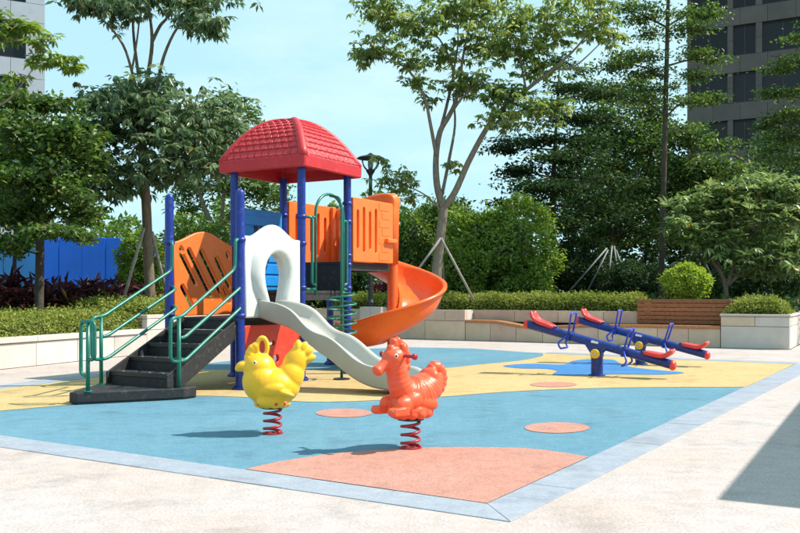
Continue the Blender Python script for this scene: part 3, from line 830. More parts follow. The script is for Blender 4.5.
# --- spiral slide
cxs, cys = -.07, 3.80
prof = [(.11, .24), (.115, .10), (.16, .03), (.28, .0), (.48, -.015), (.60, .02), (.69, .10), (.755, .24), (.785, .37), (.795, .42), (.825, .435), (.845, .425), (.845, .395)]
vsx = []; fsx = []; m = len(prof)
steps = []
for k in range(6): steps.append(('s', k / 5))
for k in range(1, 73): steps.append(('h', k / 72))
for k in range(1, 9): steps.append(('e', k / 8))
for kind, t in steps:
    for r, dz in prof:
        if kind == 's':
            x, y, z = cxs - r, B3 - .01 + (cys - B3 + .01) * t, Z3 + .0 - .02 * t + dz * 1.0
        else:
            tt = t if kind == 'h' else 1.0
            phi = R(180 - 272 * tt); z0 = Z3 - .02 - 1.20 * (tt ** .92)
            x, y, z = cxs + r * math.cos(phi), cys + r * math.sin(phi), z0 + dz * (1 - .12 * tt)
            if kind == 'e':
                tx, ty = math.sin(phi), -math.cos(phi)
                x += tx * .50 * t; y += ty * .50 * t; z -= .10 * t - .03 * t * t
        vsx.append((x, y, z))
n = len(steps)
for i in range(n - 1):
    for k in range(m - 1): fsx.append((i * m + k, (i + 1) * m + k, (i + 1) * m + k + 1, i * m + k + 1))
sp = MB().add(vsx, fsx).build('spiral_slide', M_ORANGE2, ps, smooth=True)
so = sp.modifiers.new('solid', 'SOLIDIFY'); so.thickness = .022; so.offset = 0
MB().lathe([(.10, 0), (.10, .02), (.085, .05), (.085, 2.50), (.09, 2.52)], 20, (cxs, cys, 0)).build('centre_column', M_ORANGE2, sp, smooth=True).modifiers.new('es', 'EDGE_SPLIT').split_angle = R(40)
MB().sphere((cxs + .02, cys - .02, 2.56), (.105, .105, .15), 20, 14).build('column_cap', M_ORANGE, sp, smooth=True)
MB().box((cxs - .45, cys - .55, .16), (.08, .3, .32)).build('exit_support', M_ORANGE2, sp, bevel=.02)
# hood over the entrance
hw_ = A_ + .02
outl = [(0, 0), (.14, 0), (.14, .70), (.22, .80), (.36, .84), (hw_ - .26, .84), (hw_ - .16, .78), (hw_ - .14, .68), (hw_ - .14, 0), (hw_, 0)]
top = [(hw_ + .02, .86), (hw_ + .035, .98), (hw_ + .0, 1.06), (hw_ - .10, 1.10), (hw_ - .30, 1.095), (hw_ - .52, 1.05), (hw_ - .75, .97), (.12, .90), (0, .88)]
tp = smooth_path([(x, z, 0) for x, z in top], 4)
outl += [(p.x, p.y) for p in tp]
plate('entrance_hood', outl, [], .22, M_ORANGE, (-A_, B3 + .12, Z3), (1, 0, 0), bev=.04)

# --- spiral climber and its hoop
pcx, pcy = .40, 1.60
cl = MB().tube(round_path([(pcx, pcy, 0), (pcx, pcy, 2.40), (.10, 1.80, 2.47), (.08, 1.82, 2.47)], .16, 8), .019, 12).build('spiral_climber', M_GREEN, ps, smooth=True)
MB().lathe([(.11, 0), (.11, .02), (.03, .03)], 20, (pcx, pcy, .004)).build('foot_plate', M_DARK, cl)
co = []
for k in range(150):
    a = k / 149 * 5.3 * 2 * math.pi; rr = .19 if 8 < k < 142 else .02 + .17 * min(k, 149 - k) / 8
    co.append((pcx + rr * math.cos(a), pcy + rr * math.sin(a), .50 + .66 * k / 149))
MB().tube(co, .0135, 8).build('coil', M_GREEN, cl, smooth=True)
hp = [(.08, 1.46, 1.12)] + [(.08, 1.80 - .34 * math.cos(math.pi * k / 14), 2.20 + .29 * math.sin(math.pi * k / 14)) for k in range(15)] + [(.08, 2.14, 1.12)]
hoop = MB().tube(hp, TR, 12).build('entrance_hoop', M_GREEN, ps, smooth=True)
for y0, y1, ye in ((1.46, 1.38, B1), (2.14, 2.23, B2)):
    rail('side_rail', [(0, ye, 2.15), (.08, y1, 2.15), (.08, y1, 1.27), (.08, y0, 1.26)], hoop, rad=.04)
    rail('brace', [(.08, y1, 2.15), (.08, y0, 2.15)], hoop)
    rail('brace', [(.08, y0, 1.20), (0, ye, 1.20)], hoop)

# ================================================================== SPRING RIDERS
def spring(root, h, rad, turns=3.7):
    pts = []
    for k in range(110):
        t = k / 109; a = t * turns * 2 * math.pi + 2.2
        pts.append((rad * math.cos(a), rad * math.sin(a), .016 + (h - .02) * max(0, min(1, (t - .06) / .9))))
    s = MB().tube(pts, .0115, 10).build('spring', M_SPRING, root, smooth=True)
    MB().lathe([(rad + .018, 0.001), (rad + .018, .008), (rad - .02, .010)], 24).build('base_plate', M_SPRING, s)
    return s
def rot(ax, deg): return Matrix.Rotation(R(deg), 3, ax)

cpos = g(272.5, 434.0)
ck = thing('spring_rider', 'yellow hen shaped spring rider on a red coil, nearest the white slide', 'spring rider', (cpos.x, cpos.y, .004), R(180 + 9))
spring(ck, .225, .068)
mb = MB()
mb.sphere((0, 0, .385), (.225, .150, .160), 28, 18)
mb.sphere((.095, 0, .43), (.150, .138, .170), 24, 16)
mb.sphere((.105, 0, .535), (.132, .108, .125), 26, 16)
mb.sphere((-.140, 0, .46), (.115, .100, .15), 22, 14, rot('Y', -22))
mb.sphere((-.180, 0, .565), (.100, .068, .15), 22, 14, rot('Y', -24))
for x, z, a_ in ((-.200, .700, -12), (-.245, .690, -30), (-.280, .655, -48), (-.292, .605, -66)):      # tail feathers
    mb.sphere((x, 0, z), (.034, .040, .068), 16, 10, rot('Y', a_))
# beak
mb.sphere((.238, 0, .555), (.062, .050, .044), 16, 10, rot('Y', 16))
mb.sphere((.276, 0, .535), (.028, .026, .028), 14, 8)
# comb lumps in front, ring handle behind
ring = [(.082 + .040 * math.cos(a), 0, .705 + .078 * math.sin(a)) for a in np.linspace(0, 2 * math.pi, 28, endpoint=False)]
mb.tube(ring, .020, 12, closed=True)
for x, z, r_ in ((.200, .625, .030), (.186, .660, .034), (.165, .692, .036), (.140, .715, .030)):
    mb.sphere((x, 0, z), (r_, .030, r_ * 1.1), 14, 10)
# wings
for s in (-1, 1):
    mb.sphere((.0, .125 * s, .375), (.10, .04, .055), 18, 10, rot('Y', 10))
    mb.sphere((-.095, .135 * s, .345), (.085, .026, .026), 16, 10, rot('Y', -18))
    mb.sphere((.03, .10 * s, .275), (.10, .04, .05), 16, 10)
# scalloped skirt
for k in range(11):
    a = 2 * math.pi * k / 11
    mb.sphere((.108 * math.cos(a), .090 * math.sin(a), .248), (.044, .042, .034), 12, 8)
mb.sphere((0, 0, .285), (.160, .130, .070), 24, 10)
mb.v = [(x, y * 1.18, z) for x, y, z in mb.v]
me = blob_mesh(mb, .0075, 6)
body = mesh_obj('hen_body', me, M_CHICK, ck, smooth=True)
for s in (-1, 1):
    MB().sphere((.140, .1210 * s, .590), (.013, .008, .015), 14, 8).build('eye', M_EYEW, body, smooth=True)
    MB().sphere((.143, .1275 * s, .590), (.007, .003, .0085), 12, 8).build('pupil', M_DARK, body, smooth=True)
for a in (40, 70, 100, 130, 230, 260, 290, 320):
    mtx = Matrix.Rotation(R(a), 3, 'Z') @ Matrix.Rotation(R(90), 3, 'Y')
    MB().lathe([(.014, 0), (.014, .008), (.008, .013)], 10, (.148 * math.cos(R(a)), .150 * math.sin(R(a)), .256), mtx).build('bolt_cap', M_SEAT, body, smooth=False)
MB().lathe([(.08, .205), (.10, .21), (.10, .222), (.06, .23)], 20).build('top_plate', M_DARK, ck)

hpos = g(410.5, 449.0)
hs = thing('spring_rider', 'coral orange seahorse shaped spring rider on a red coil beside the pink patch', 'spring rider', (hpos.x, hpos.y, .008), R(180 + 38))
spring(hs, .225, .066)
mb = MB()
# one sweep from the neck through the chest and saddle up to the tail
spine = smooth_path([(.150, 0, .640), (.125, 0, .560), (.100, 0, .475), (.050, 0, .415), (-.030, 0, .390), (-.105, 0, .410), (-.165, 0, .455), (-.200, 0, .505), (-.210, 0, .545)], 5)
ns = len(spine)
wid = np.interp(np.linspace(0, 1, ns), [0, .15, .3, .45, .6, .75, .9, 1], [.078, .080, .096, .128, .132, .114, .086, .066])
mb.tube(spine, [float(w_) for w_ in wid], 20)
for i in range(2, ns - 2, 2):                       # moulded rings along the sweep
    t = (spine[i + 1] - spine[i - 1]).normalized(); q = Vector((0, 0, 1)).rotation_difference(t).to_matrix()
    r_ = float(wid[i]); mb.sphere(spine[i], (r_ * 1.07, r_ * 1.05, .014), 22, 8, q)
mb.sphere((0, 0, .33), (.165, .118, .115), 24, 16)
# head and long snout with a flared end
mb.sphere((.152, 0, .672), (.094, .082, .080), 22, 14)
mb.sphere((.185, 0, .650), (.070, .062, .058), 20, 12)
mb.tube([(.20, 0, .650), (.26, 0, .612), (.300, 0, .588)], [.052, .040, .040], 16)
mb.sphere((.306, 0, .584), (.030, .046, .042), 14, 10, rot('Y', 30))
# mane crest
for x, z, r_ in ((.185, .742, .030), (.150, .770, .036), (.105, .772, .036), (.066, .745, .036), (.045, .700, .036), (.040, .650, .034), (.038, .600, .030), (.125, .798, .026), (.165, .795, .022)):
    mb.sphere((x, 0, z), (r_, .034, r_ * 1.05), 14, 10)
for s in (-1, 1):
    mb.sphere((.10, .052 * s, .735), (.030, .022, .040), 12, 8)
    mb.sphere((.07, .046 * s, .690), (.030, .024, .036), 12, 8)
# saddle rise and curled tail
mb.sphere((-.175, 0, .525), (.055, .095, .065), 18, 12, rot('Y', -30))
tl = smooth_path([(-.19, 0, .39), (-.255, 0, .425), (-.290, 0, .490), (-.278, 0, .560), (-.232, 0, .590), (-.195, 0, .565)], 6)
mb.tube(tl, [.060 - .022 * i / (len(tl) - 1) for i in range(len(tl))], 14)
for i in range(1, len(tl) - 1, 3):
    t = (tl[i + 1] - tl[i - 1]).normalized(); q = Vector((0, 0, 1)).rotation_difference(t).to_matrix()
    r_ = .060 - .022 * i / len(tl); mb.sphere(tl[i], (r_ * 1.16, r_ * 1.1, .013), 16, 8, q)
# side fins, foot rests, wavy skirt
for s in (-1, 1):
    mb.sphere((.125, .092 * s, .335), (.085, .050, .062), 16, 10)
    mb.sphere((.050, .098 * s, .360), (.090, .044, .060), 16, 10, rot('Y', 20))
    mb.sphere((-.070, .090 * s, .335), (.120, .048, .060), 16, 10, rot('Y', -10))
    mb.box((.185, .100 * s, .290), (.130, .090, .058)); mb.sphere((.235, .100 * s, .292), (.045, .046, .034), 14, 8)
for k in range(12):
    a = 2 * math.pi * k / 12
    mb.sphere((.134 * math.cos(a) - .01, .104 * math.sin(a), .258), (.046, .042, .038), 12, 8)
mb.sphere((0, 0, .285), (.178, .138, .065), 22, 10)
me = blob_mesh(mb, .0065, 6)
hb = mesh_obj('seahorse_body', me, M_HORSE, hs, smooth=True)
for s in (-1, 1):
    MB().sphere((.190, .074 * s, .690), (.015, .010, .017), 14, 8).build('eye', M_EYEW, hb, smooth=True)
    MB().sphere((.195, .082 * s, .690), (.009, .005, .011), 12, 8).build('pupil', M_DARK, hb, smooth=True)
MB().tube([(.115, -.19, .688), (.115, .19, .688)], .0125, 12).build('grip_bar', M_SPRING, hs, smooth=True)
for s in (-1, 1):
    MB().lathe([(.012, 0), (.023, .004), (.023, .020), (.012, .026)], 12, (.115, .18 * s, .688), Matrix.Rotation(R(-90 * s), 3, 'X')).build('grip_end', M_SPRING, hs, smooth=True)
MB().lathe([(.08, .205), (.10, .21), (.10, .222), (.06, .23)], 20).build('top_plate', M_DARK, hs)

# ================================================================== SEESAWS
def copy_tree(o, parent=None):
    c = o.copy(); COL.objects.link(c); c.parent = parent
    for ch in list(o.children): copy_tree(ch, c)
    return c
s1p = g(597, 376.0); TILT = R(14)
ss = thing('seesaw', 'front seesaw with blue beam, red seats and yellow axle cap, nearer to the camera', 'seesaw', (s1p.x, s1p.y, .008), -TH, 'seesaws on the yellow rubber')
MB().lathe([(.115, 0), (.115, .012), (.082, .016), (.082, .33), (.078, .345)], 24).build('pivot_post', M_SEEBLUE, ss, smooth=False)
gm = MB()
for yy in (-.066, .054):
    q = [(-.075, .26), (.075, .26), (.075, .31), (.16, .40), (.155, .42), (-.155, .47), (-.16, .44), (-.075, .31)]
    vsx = [(x, yy, z) for x, z in q] + [(x, yy + .012, z) for x, z in q]; n = len(q)
    gm.add(vsx, [tuple(range(n - 1, -1, -1)), tuple(range(n, 2 * n))] + [(i, (i + 1) % n, n + (i + 1) % n, n + i) for i in range(n)])
gm.build('gusset', M_SEEBLUE, ss)
ct = MB().lathe([(.066, 0), (.066, .022), (.058, .032), (.026, .034), (.024, .044), (.004, .046)], 24, (0, -.082, .305), Matrix.Rotation(R(90), 3, 'X')).build('axle_cap', M_YCAP, ss)
MB().lathe([(.066, 0), (.066, .022), (.058, .032), (.004, .034)], 24, (0, .070, .305), Matrix.Rotation(R(-90), 3, 'X')).build('axle_cap', M_YCAP, ss)
MB().lathe([(.018, .035), (.018, .052), (.006, .056)], 12, (0, -.082, .305), Matrix.Rotation(R(90), 3, 'X')).build('axle_bolt', M_STEEL, ct)
rt = Matrix.Rotation(TILT, 3, 'Y')
def bt(x, y, z): return rt @ Vector((x, y, z)) + Vector((0, 0, .44))
beam = MB().tube([bt(-1.04, 0, 0), bt(1.04, 0, 0)], .062, 20).build('beam', M_SEEBLUE, ss, smooth=True)
beam.modifiers.new('es', 'EDGE_SPLIT').split_angle = R(50)
mq = MB().box((0, 0, 0), (.10, .004, .045)); mq.v = [tuple(bt(-.02 + p[0], -.061 + p[1], .012 + p[2])) for p in mq.v]
mq.build('white_sticker', M_EYEW, beam)
for s in (-1, 1):
    MB().sphere(bt(1.055 * s, 0, -.005), (.052, .070, .070), 18, 12).build('end_bumper', M_SEAT, ss, smooth=True)
    # seat: moulded, thin at the front and raised behind
    path = [(.64, .066), (.71, .076), (.79, .080), (.87, .084), (.93, .100), (.975, .135), (1.005, .180), (1.018, .205)]
    vsx = []; fsx = []; m = 9
    for i, (x, z) in enumerate(path):
        wd = (.07, .105, .125, .135, .135, .13, .115, .075)[i]
        for k in range(m):
            q = -1 + 2 * k / (m - 1)
            vsx.append(bt(s * x, wd * q, z - .022 * (1 - q * q) + (.012 if abs(q) > .9 else 0)))
    for i in range(len(path) - 1):
        for k in range(m - 1): fsx.append((i * m + k, i * m + k + 1, (i + 1) * m + k + 1, (i + 1) * m + k))
    st = MB().add(vsx, fsx).build('seat', M_SEAT, ss, smooth=True)
    sd = st.modifiers.new('solid', 'SOLIDIFY'); sd.thickness = .048; sd.offset = 0
    sb = st.modifiers.new('sub', 'SUBSURF'); sb.levels = 1; sb.render_levels = 1
    MB().tube([bt(s * .66, 0, .05), bt(s * .66, 0, .075)], .05, 10).build('seat_mount', M_SEEBLUE, st)
    # handle above, foot loop below
    x0 = s * .40
    MB().tube(round_path([bt(x0, -.10, .0), bt(x0 + s * .02, -.12, .33), bt(x0 + s * .02, .12, .33), bt(x0, .10, .0)], .045, 5), .0135, 10).build('handle', M_HANDLE, ss, smooth=True)
    MB().tube(round_path([bt(x0, -.10, .02), bt(x0 + s * .10, -.16, -.12), bt(x0 + s * .04, -.17, -.185), bt(x0 + s * .04, .17, -.185), bt(x0 + s * .10, .16, -.12), bt(x0, .10, .02)], .045, 5), .0135, 10).build('foot_loop', M_HANDLE, ss, smooth=True)
    MB().box(bt(x0, 0, 0), (.045, .21, .134), mtx=rt).build('handle_bracket', M_SEEBLUE, ss, bevel=.004)
ss2 = copy_tree(ss)
s2d = 14.2; s2p = Vector(((640.5 - CX) / F_PX * s2d, s2d, .008))
ss2.location = s2p
ss2['label'] = 'rear seesaw with blue beam and red seats, nearer to the wooden bench'

# ================================================================== LAMP POST
ld = 23.0; lp = at(370.5, 293, ld)
lamp = thing('lamp_post', 'black garden lamp post with wide conical hat, behind the orange platform', 'street lamp', (lp.x, lp.y, .66))
def zl(py): return CAM_H - (py - YH) / F_PX * ld - .66
MB().lathe([(.11, 0), (.11, .25), (.065, .32), (.05, .6), (.045, zl(176)), (.07, zl(174)), (.115, zl(171.5)), (.115, zl(170)), (.05, zl(169))], 16).build('pole', M_LAMP, lamp, smooth=False)
MB().lathe([(.055, zl(169)), (.075, zl(165)), (.06, zl(158.5))], 16).build('lantern_glass', M_GLASSY, lamp, smooth=True)
MB().lathe([(.34, zl(159.0)), (.36, zl(158.4)), (.30, zl(157)), (.10, zl(155.0)), (.04, zl(153.4)), (.01, zl(152.8))], 24).build('hat', M_LAMP, lamp, smooth=False)
for k in range(4):
    a = R(45 + 90 * k); ca, sa = math.cos(a), math.sin(a)
    MB().tube(smooth_path([(.10 * ca, .10 * sa, zl(170.5)), (.20 * ca, .20 * sa, zl(168.0)), (.28 * ca, .28 * sa, zl(163.5)), (.30 * ca, .30 * sa, zl(159))], 5), .014, 8).build('bracket', M_LAMP, lamp, smooth=True)

# ================================================================== FOLIAGE
def leaf_mesh(C, D, N, L, W, tint, fold=.12, droop=.12):
    n = len(C)
    L = np.asarray(L).reshape(-1, 1); W = np.asarray(W).reshape(-1, 1)
    S = np.cross(D, N); S /= (np.linalg.norm(S, axis=1, keepdims=True) + 1e-9)
    Nn = np.cross(S, D)
    base = C; mid = C + D * L * .48
    le = mid + S * W * .5 + Nn * W * fold; ri = mid - S * W * .5 + Nn * W * fold
    tip = C + D * L - Nn * L * droop
    v = np.stack([base, le, tip, ri], 1).reshape(-1, 3)
    i0 = np.arange(n) * 4
    tri = np.stack([i0, i0 + 1, i0 + 2, i0, i0 + 2, i0 + 3], 1).reshape(-1)
    me = bpy.data.meshes.new('leaves')
    me.vertices.add(4 * n); me.vertices.foreach_set('co', v.astype(np.float32).ravel())
    me.loops.add(6 * n); me.loops.foreach_set('vertex_index', tri.astype(np.int32))
    me.polygons.add(2 * n); me.polygons.foreach_set('loop_start', (np.arange(2 * n) * 3).astype(np.int32))
    try: me.polygons.foreach_set('loop_total', np.full(2 * n, 3, np.int32))
    except Exception: pass
    me.update(calc_edges=True)
    a = me.attributes.new('tint', 'FLOAT', 'FACE')
    tint = np.clip(tint, 0, .9); tint[RNG.random(n) < .012] = 1.0
    a.data.foreach_set('value', np.repeat(tint, 2).astype(np.float32))
    return me
def unit(a): return a / (np.linalg.norm(a, axis=1, keepdims=True) + 1e-9)
def rand_dirs(n): return unit(RNG.normal(size=(n, 3)))

def whorls(C, k=7, L=.20, W=.065, elev=(-45, 15), jitter=.3):
    """leaf whorls: k leaflets fan out from every point"""
    n = len(C)
    ph0 = RNG.uniform(0, 2 * math.pi, (n, 1)); ph = ph0 + np.arange(k)[None] * 2 * math.pi / k + RNG.normal(0, .18, (n, k))
    el = np.radians(RNG.uniform(elev[0], elev[1], (n, 1)) + RNG.normal(0, 12, (n, k)))
    D = np.stack([np.cos(el) * np.cos(ph), np.cos(el) * np.sin(ph), np.sin(el)], 2)
    tilt = RNG.normal(0, jitter, (n, 1, 3)); tilt[..., 2] = 0
    D = (D + tilt).reshape(-1, 3); D = unit(D)
    Nn = np.tile(np.array([[0, 0, 1.0]]), (n * k, 1)) + RNG.normal(0, .28, (n * k, 3))
    CC = np.repeat(C, k, 0) + D * .02
    ll = L * RNG.uniform(.65, 1.15, n * k); ww = W * RNG.uniform(.75, 1.15, n * k)
    base = np.repeat(RNG.beta(2, 2.4, n), k)
    tint = base + RNG.normal(0, .13, n * k)
    return CC, D, unit(Nn), ll, ww, tint
def singles(C, L=.09, W=.05, flat=.6, out=None):
    n = len(C)
    D = rand_dirs(n); D[:, 2] *= (1 - flat * .7)
    if out is not None: D = D + out * .6
    D = unit(D)
    Nn = rand_dirs(n) * (1 - flat * .6) + np.array([[0, 0, 1.0]]) * flat
    if out is not None: Nn = Nn + out * .5
    ll = L * RNG.uniform(.6, 1.25, n); ww = W * RNG.uniform(.7, 1.2, n)
    tint = RNG.beta(2, 2.2, n)
    return C, D, unit(Nn), ll, ww, tint

def clump_points(c, rad, n, sub=7, spread=.34, shell=.5):
    """points in an ellipsoid, gathered in clumps"""
    c = np.array(c); rad = np.array(rad)
    sc = rand_dirs(sub) * (RNG.uniform(0, 1, (sub, 1)) ** shell)
    pick = RNG.integers(0, sub, n)
    p = sc[pick] + RNG.normal(0, spread, (n, 3)) * np.array([1, 1, .75])
    return c + p * rad, c + sc * rad

def stems_mb(mb, stems, d0):
    for s in stems:
        pts = [at(px, py, d0 + dd) for px, py, dd, r in s]; rad = [r for *_, r in s]
        sp_ = smooth_path(pts, 4); rr = []
        for i in range(len(pts) - 1): rr += [rad[i] + (rad[i + 1] - rad[i]) * k / 4 for k in range(4)]
        rr.append(rad[-1]); mb.tube(sp_, rr, 8)

def tree(name, label, d0, base_px, base_z, stems, clusters, mode, lmat, bark, leafp, twig_r=.012, depth_ratio=1.0, dens=1.0, sub=7, spread=.34, cat='tree', group=None, twigs=True, shell=.5):
    """clusters: (px, py, depth offset, rx px, ry px, n)"""
    bx = at(base_px, 293, d0); root = thing(name, label, cat, (bx.x, bx.y, base_z), 0, group)
    mb = MB(); stems_mb(mb, stems, d0)
    skel = []
    for s in stems:
        pts = [at(px, py, d0 + dd) for px, py, dd, r in s]
        sp_ = smooth_path(pts, 4); skel += sp_[len(sp_) // 3:]
    sk = np.array([tuple(p) for p in skel])
    allC = []
    tw = MB()
    for (px, py, dd, rx, ry, n) in clusters:
        c = at(px, py, d0 + dd); pm = (d0 + dd) / F_PX
        P, SC = clump_points(c, (rx * pm, rx * pm * depth_ratio, ry * pm), max(3, int(n * dens)), sub, spread, shell)
        allC.append(P)
        if twigs:
            j = np.argmin(np.linalg.norm(sk - np.array(c), axis=1)); a = Vector(sk[j]); b = Vector(c)
            mid = (a + b) / 2 + Vector((0, 0, .04 * (a - b).length))
            tw.tube([a, mid, b], [twig_r * 1.8, twig_r * 1.4, twig_r], 5)
            for q in SC:
                qv = Vector(q); m_ = (b + qv) / 2 + Vector((0, 0, -.02)); tw.tube([b, m_, qv], [twig_r, twig_r * .8, twig_r * .45], 4)
    mb.build('trunk', bark, root, smooth=True, world=True)
    if twigs: tw.build('twigs', bark, root, smooth=True, world=True, kind='stuff')
    C = np.concatenate(allC)
    data = whorls(C, **leafp) if mode == 'whorl' else singles(C, **leafp)
    mesh_obj('crown', leaf_mesh(*data), lmat, root, world=True)
    return root

# ---- left umbrella tree beside the staircase
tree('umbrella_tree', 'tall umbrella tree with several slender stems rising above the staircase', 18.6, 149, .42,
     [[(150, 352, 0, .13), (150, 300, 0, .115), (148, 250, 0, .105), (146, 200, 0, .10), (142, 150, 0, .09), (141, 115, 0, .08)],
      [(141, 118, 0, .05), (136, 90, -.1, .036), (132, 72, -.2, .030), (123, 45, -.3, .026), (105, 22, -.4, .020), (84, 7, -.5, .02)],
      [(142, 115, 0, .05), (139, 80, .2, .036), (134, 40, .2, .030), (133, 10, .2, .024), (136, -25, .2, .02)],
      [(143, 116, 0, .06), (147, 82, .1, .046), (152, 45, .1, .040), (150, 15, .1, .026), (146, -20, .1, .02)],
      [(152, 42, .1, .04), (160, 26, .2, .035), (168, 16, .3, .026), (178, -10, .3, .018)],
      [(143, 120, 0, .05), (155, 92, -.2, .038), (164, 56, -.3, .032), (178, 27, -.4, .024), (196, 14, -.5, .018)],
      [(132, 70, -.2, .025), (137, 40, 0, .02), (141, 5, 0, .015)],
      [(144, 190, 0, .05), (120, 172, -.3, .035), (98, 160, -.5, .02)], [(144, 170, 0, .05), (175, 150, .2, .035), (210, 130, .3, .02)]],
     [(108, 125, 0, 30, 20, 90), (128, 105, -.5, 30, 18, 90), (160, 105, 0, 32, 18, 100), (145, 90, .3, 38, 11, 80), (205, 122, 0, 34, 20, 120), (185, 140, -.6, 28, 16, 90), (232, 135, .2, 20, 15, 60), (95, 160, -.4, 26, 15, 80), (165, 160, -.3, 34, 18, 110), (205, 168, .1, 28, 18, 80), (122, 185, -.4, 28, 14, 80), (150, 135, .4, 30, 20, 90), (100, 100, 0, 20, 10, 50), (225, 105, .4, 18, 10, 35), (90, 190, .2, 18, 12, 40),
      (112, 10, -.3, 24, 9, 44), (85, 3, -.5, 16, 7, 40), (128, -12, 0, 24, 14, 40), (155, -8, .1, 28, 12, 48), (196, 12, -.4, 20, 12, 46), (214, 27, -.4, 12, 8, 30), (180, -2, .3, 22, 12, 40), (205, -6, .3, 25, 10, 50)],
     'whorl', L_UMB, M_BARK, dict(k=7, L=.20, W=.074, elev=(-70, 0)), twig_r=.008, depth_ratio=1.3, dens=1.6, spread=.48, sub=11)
# ---- pale young tree leaning in from the left edge
tree('young_tree', 'pale yellow green leafy branches hanging in at the top left corner', 12.5, -70, 0,
     [[(-70, 375, 0, .08), (-70, 250, 0, .07), (-65, 120, 0, .06), (-50, 60, 0, .045), (-10, 45, 0, .03), (30, 42, 0, .018), (75, 72, .1, .008)], [(-50, 60, 0, .03), (-20, 30, 0, .02), (20, 24, 0, .01)], [(-64, 130, 0, .035), (-25, 115, 0, .025), (5, 102, 0, .016), (22, 84, 0, .01), (32, 70, 0, .007)]],
     [(5, 20, 0, 12, 9, 24), (28, 26, .1, 16, 7, 26), (44, 40, 0, 12, 8, 20), (55, 58, .1, 16, 10, 40), (68, 62, 0, 10, 8, 18), (40, 58, .1, 10, 6, 12), (-30, 30, 0, 30, 20, 60), (-60, 40, 0, 30, 25, 60), (20, 74, 0, 10, 6, 8), (8, 34, 0, 8, 6, 10)],
     'whorl', L_YOUNG, M_BARKG, dict(k=6, L=.14, W=.05, elev=(-60, 0)), twig_r=.005, sub=5)
# ---- dense left trees
tree('broadleaf_tree', 'dense dark green tree with a low rounded crown at the left edge', 16.4, 37, .42,
     [[(38, 345, 0, .10), (39, 300, 0, .09), (40, 240, 0, .08), (38, 190, 0, .06), (40, 130, 0, .03)], [(40, 230, 0, .04), (60, 205, 0, .03), (75, 180, 0, .018)], [(39, 215, 0, .04), (18, 190, 0, .03), (5, 170, 0, .018)]],
     [(35, 105, 0, 32, 14, 900), (60, 135, -.5, 32, 22, 1100), (25, 140, -.3, 34, 24, 1200), (80, 165, .2, 24, 18, 600), (30, 175, -.6, 36, 20, 1200), (62, 195, -.4, 34, 16, 900), (20, 212, -.2, 30, 14, 700), (50, 232, -.8, 34, 8, 460), (80, 215, .2, 20, 12, 380), (92, 140, .3, 14, 14, 300), (45, 160, .6, 38, 40, 1300), (85, 240, -.6, 14, 6, 120), (12, 250, -.5, 18, 7, 160)],
     'single', L_SHADE, M_BARKD, dict(L=.13, W=.068, flat=.6), sub=14, spread=.28, twig_r=.01, dens=1.35)
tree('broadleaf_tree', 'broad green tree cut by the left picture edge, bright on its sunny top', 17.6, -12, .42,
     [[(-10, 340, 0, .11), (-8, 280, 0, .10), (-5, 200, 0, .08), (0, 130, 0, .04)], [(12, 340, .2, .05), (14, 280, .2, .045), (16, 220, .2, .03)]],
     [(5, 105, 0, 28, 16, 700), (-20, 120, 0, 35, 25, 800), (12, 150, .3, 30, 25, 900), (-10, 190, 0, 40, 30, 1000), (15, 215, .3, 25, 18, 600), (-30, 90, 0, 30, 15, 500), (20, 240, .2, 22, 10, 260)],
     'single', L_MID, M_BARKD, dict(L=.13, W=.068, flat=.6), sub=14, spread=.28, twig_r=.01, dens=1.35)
# ---- tree behind the tower
tree('forked_tree', 'pale forked tree with thin feathery crown behind the tower roof', 24.5, 214, .66,
     [[(216, 318, 0, .11), (217, 270, 0, .10), (216, 236, 0, .09), (206, 212, 0, .07), (199, 190, 0, .05), (196, 160, 0, .03)], [(216, 238, 0, .07), (222, 214, .1, .055), (224, 190, .1, .04), (230, 150, .1, .02), (236, 110, .1, .01)], [(216, 236, 0, .06), (236, 205, .2, .045), (246, 180, .2, .03), (255, 150, .2, .015)]],
     [(205, 150, 0, 28, 18, 500), (235, 150, .2, 24, 20, 500), (215, 185, .3, 30, 14, 420), (245, 175, 0, 24, 16, 480), (262, 190, .3, 22, 14, 380), (235, 112, .2, 22, 12, 170), (252, 118, 0, 12, 14, 100), (225, 95, .2, 14, 8, 50), (190, 195, .3, 25, 14, 380), (275, 200, .5, 20, 16, 300), (195, 130, .3, 25, 16, 380), (255, 215, .5, 26, 12, 300)],
     'single', L_MID, M_BARKG, dict(L=.17, W=.065, flat=.5), sub=10, spread=.3, twig_r=.012, dens=1.5)
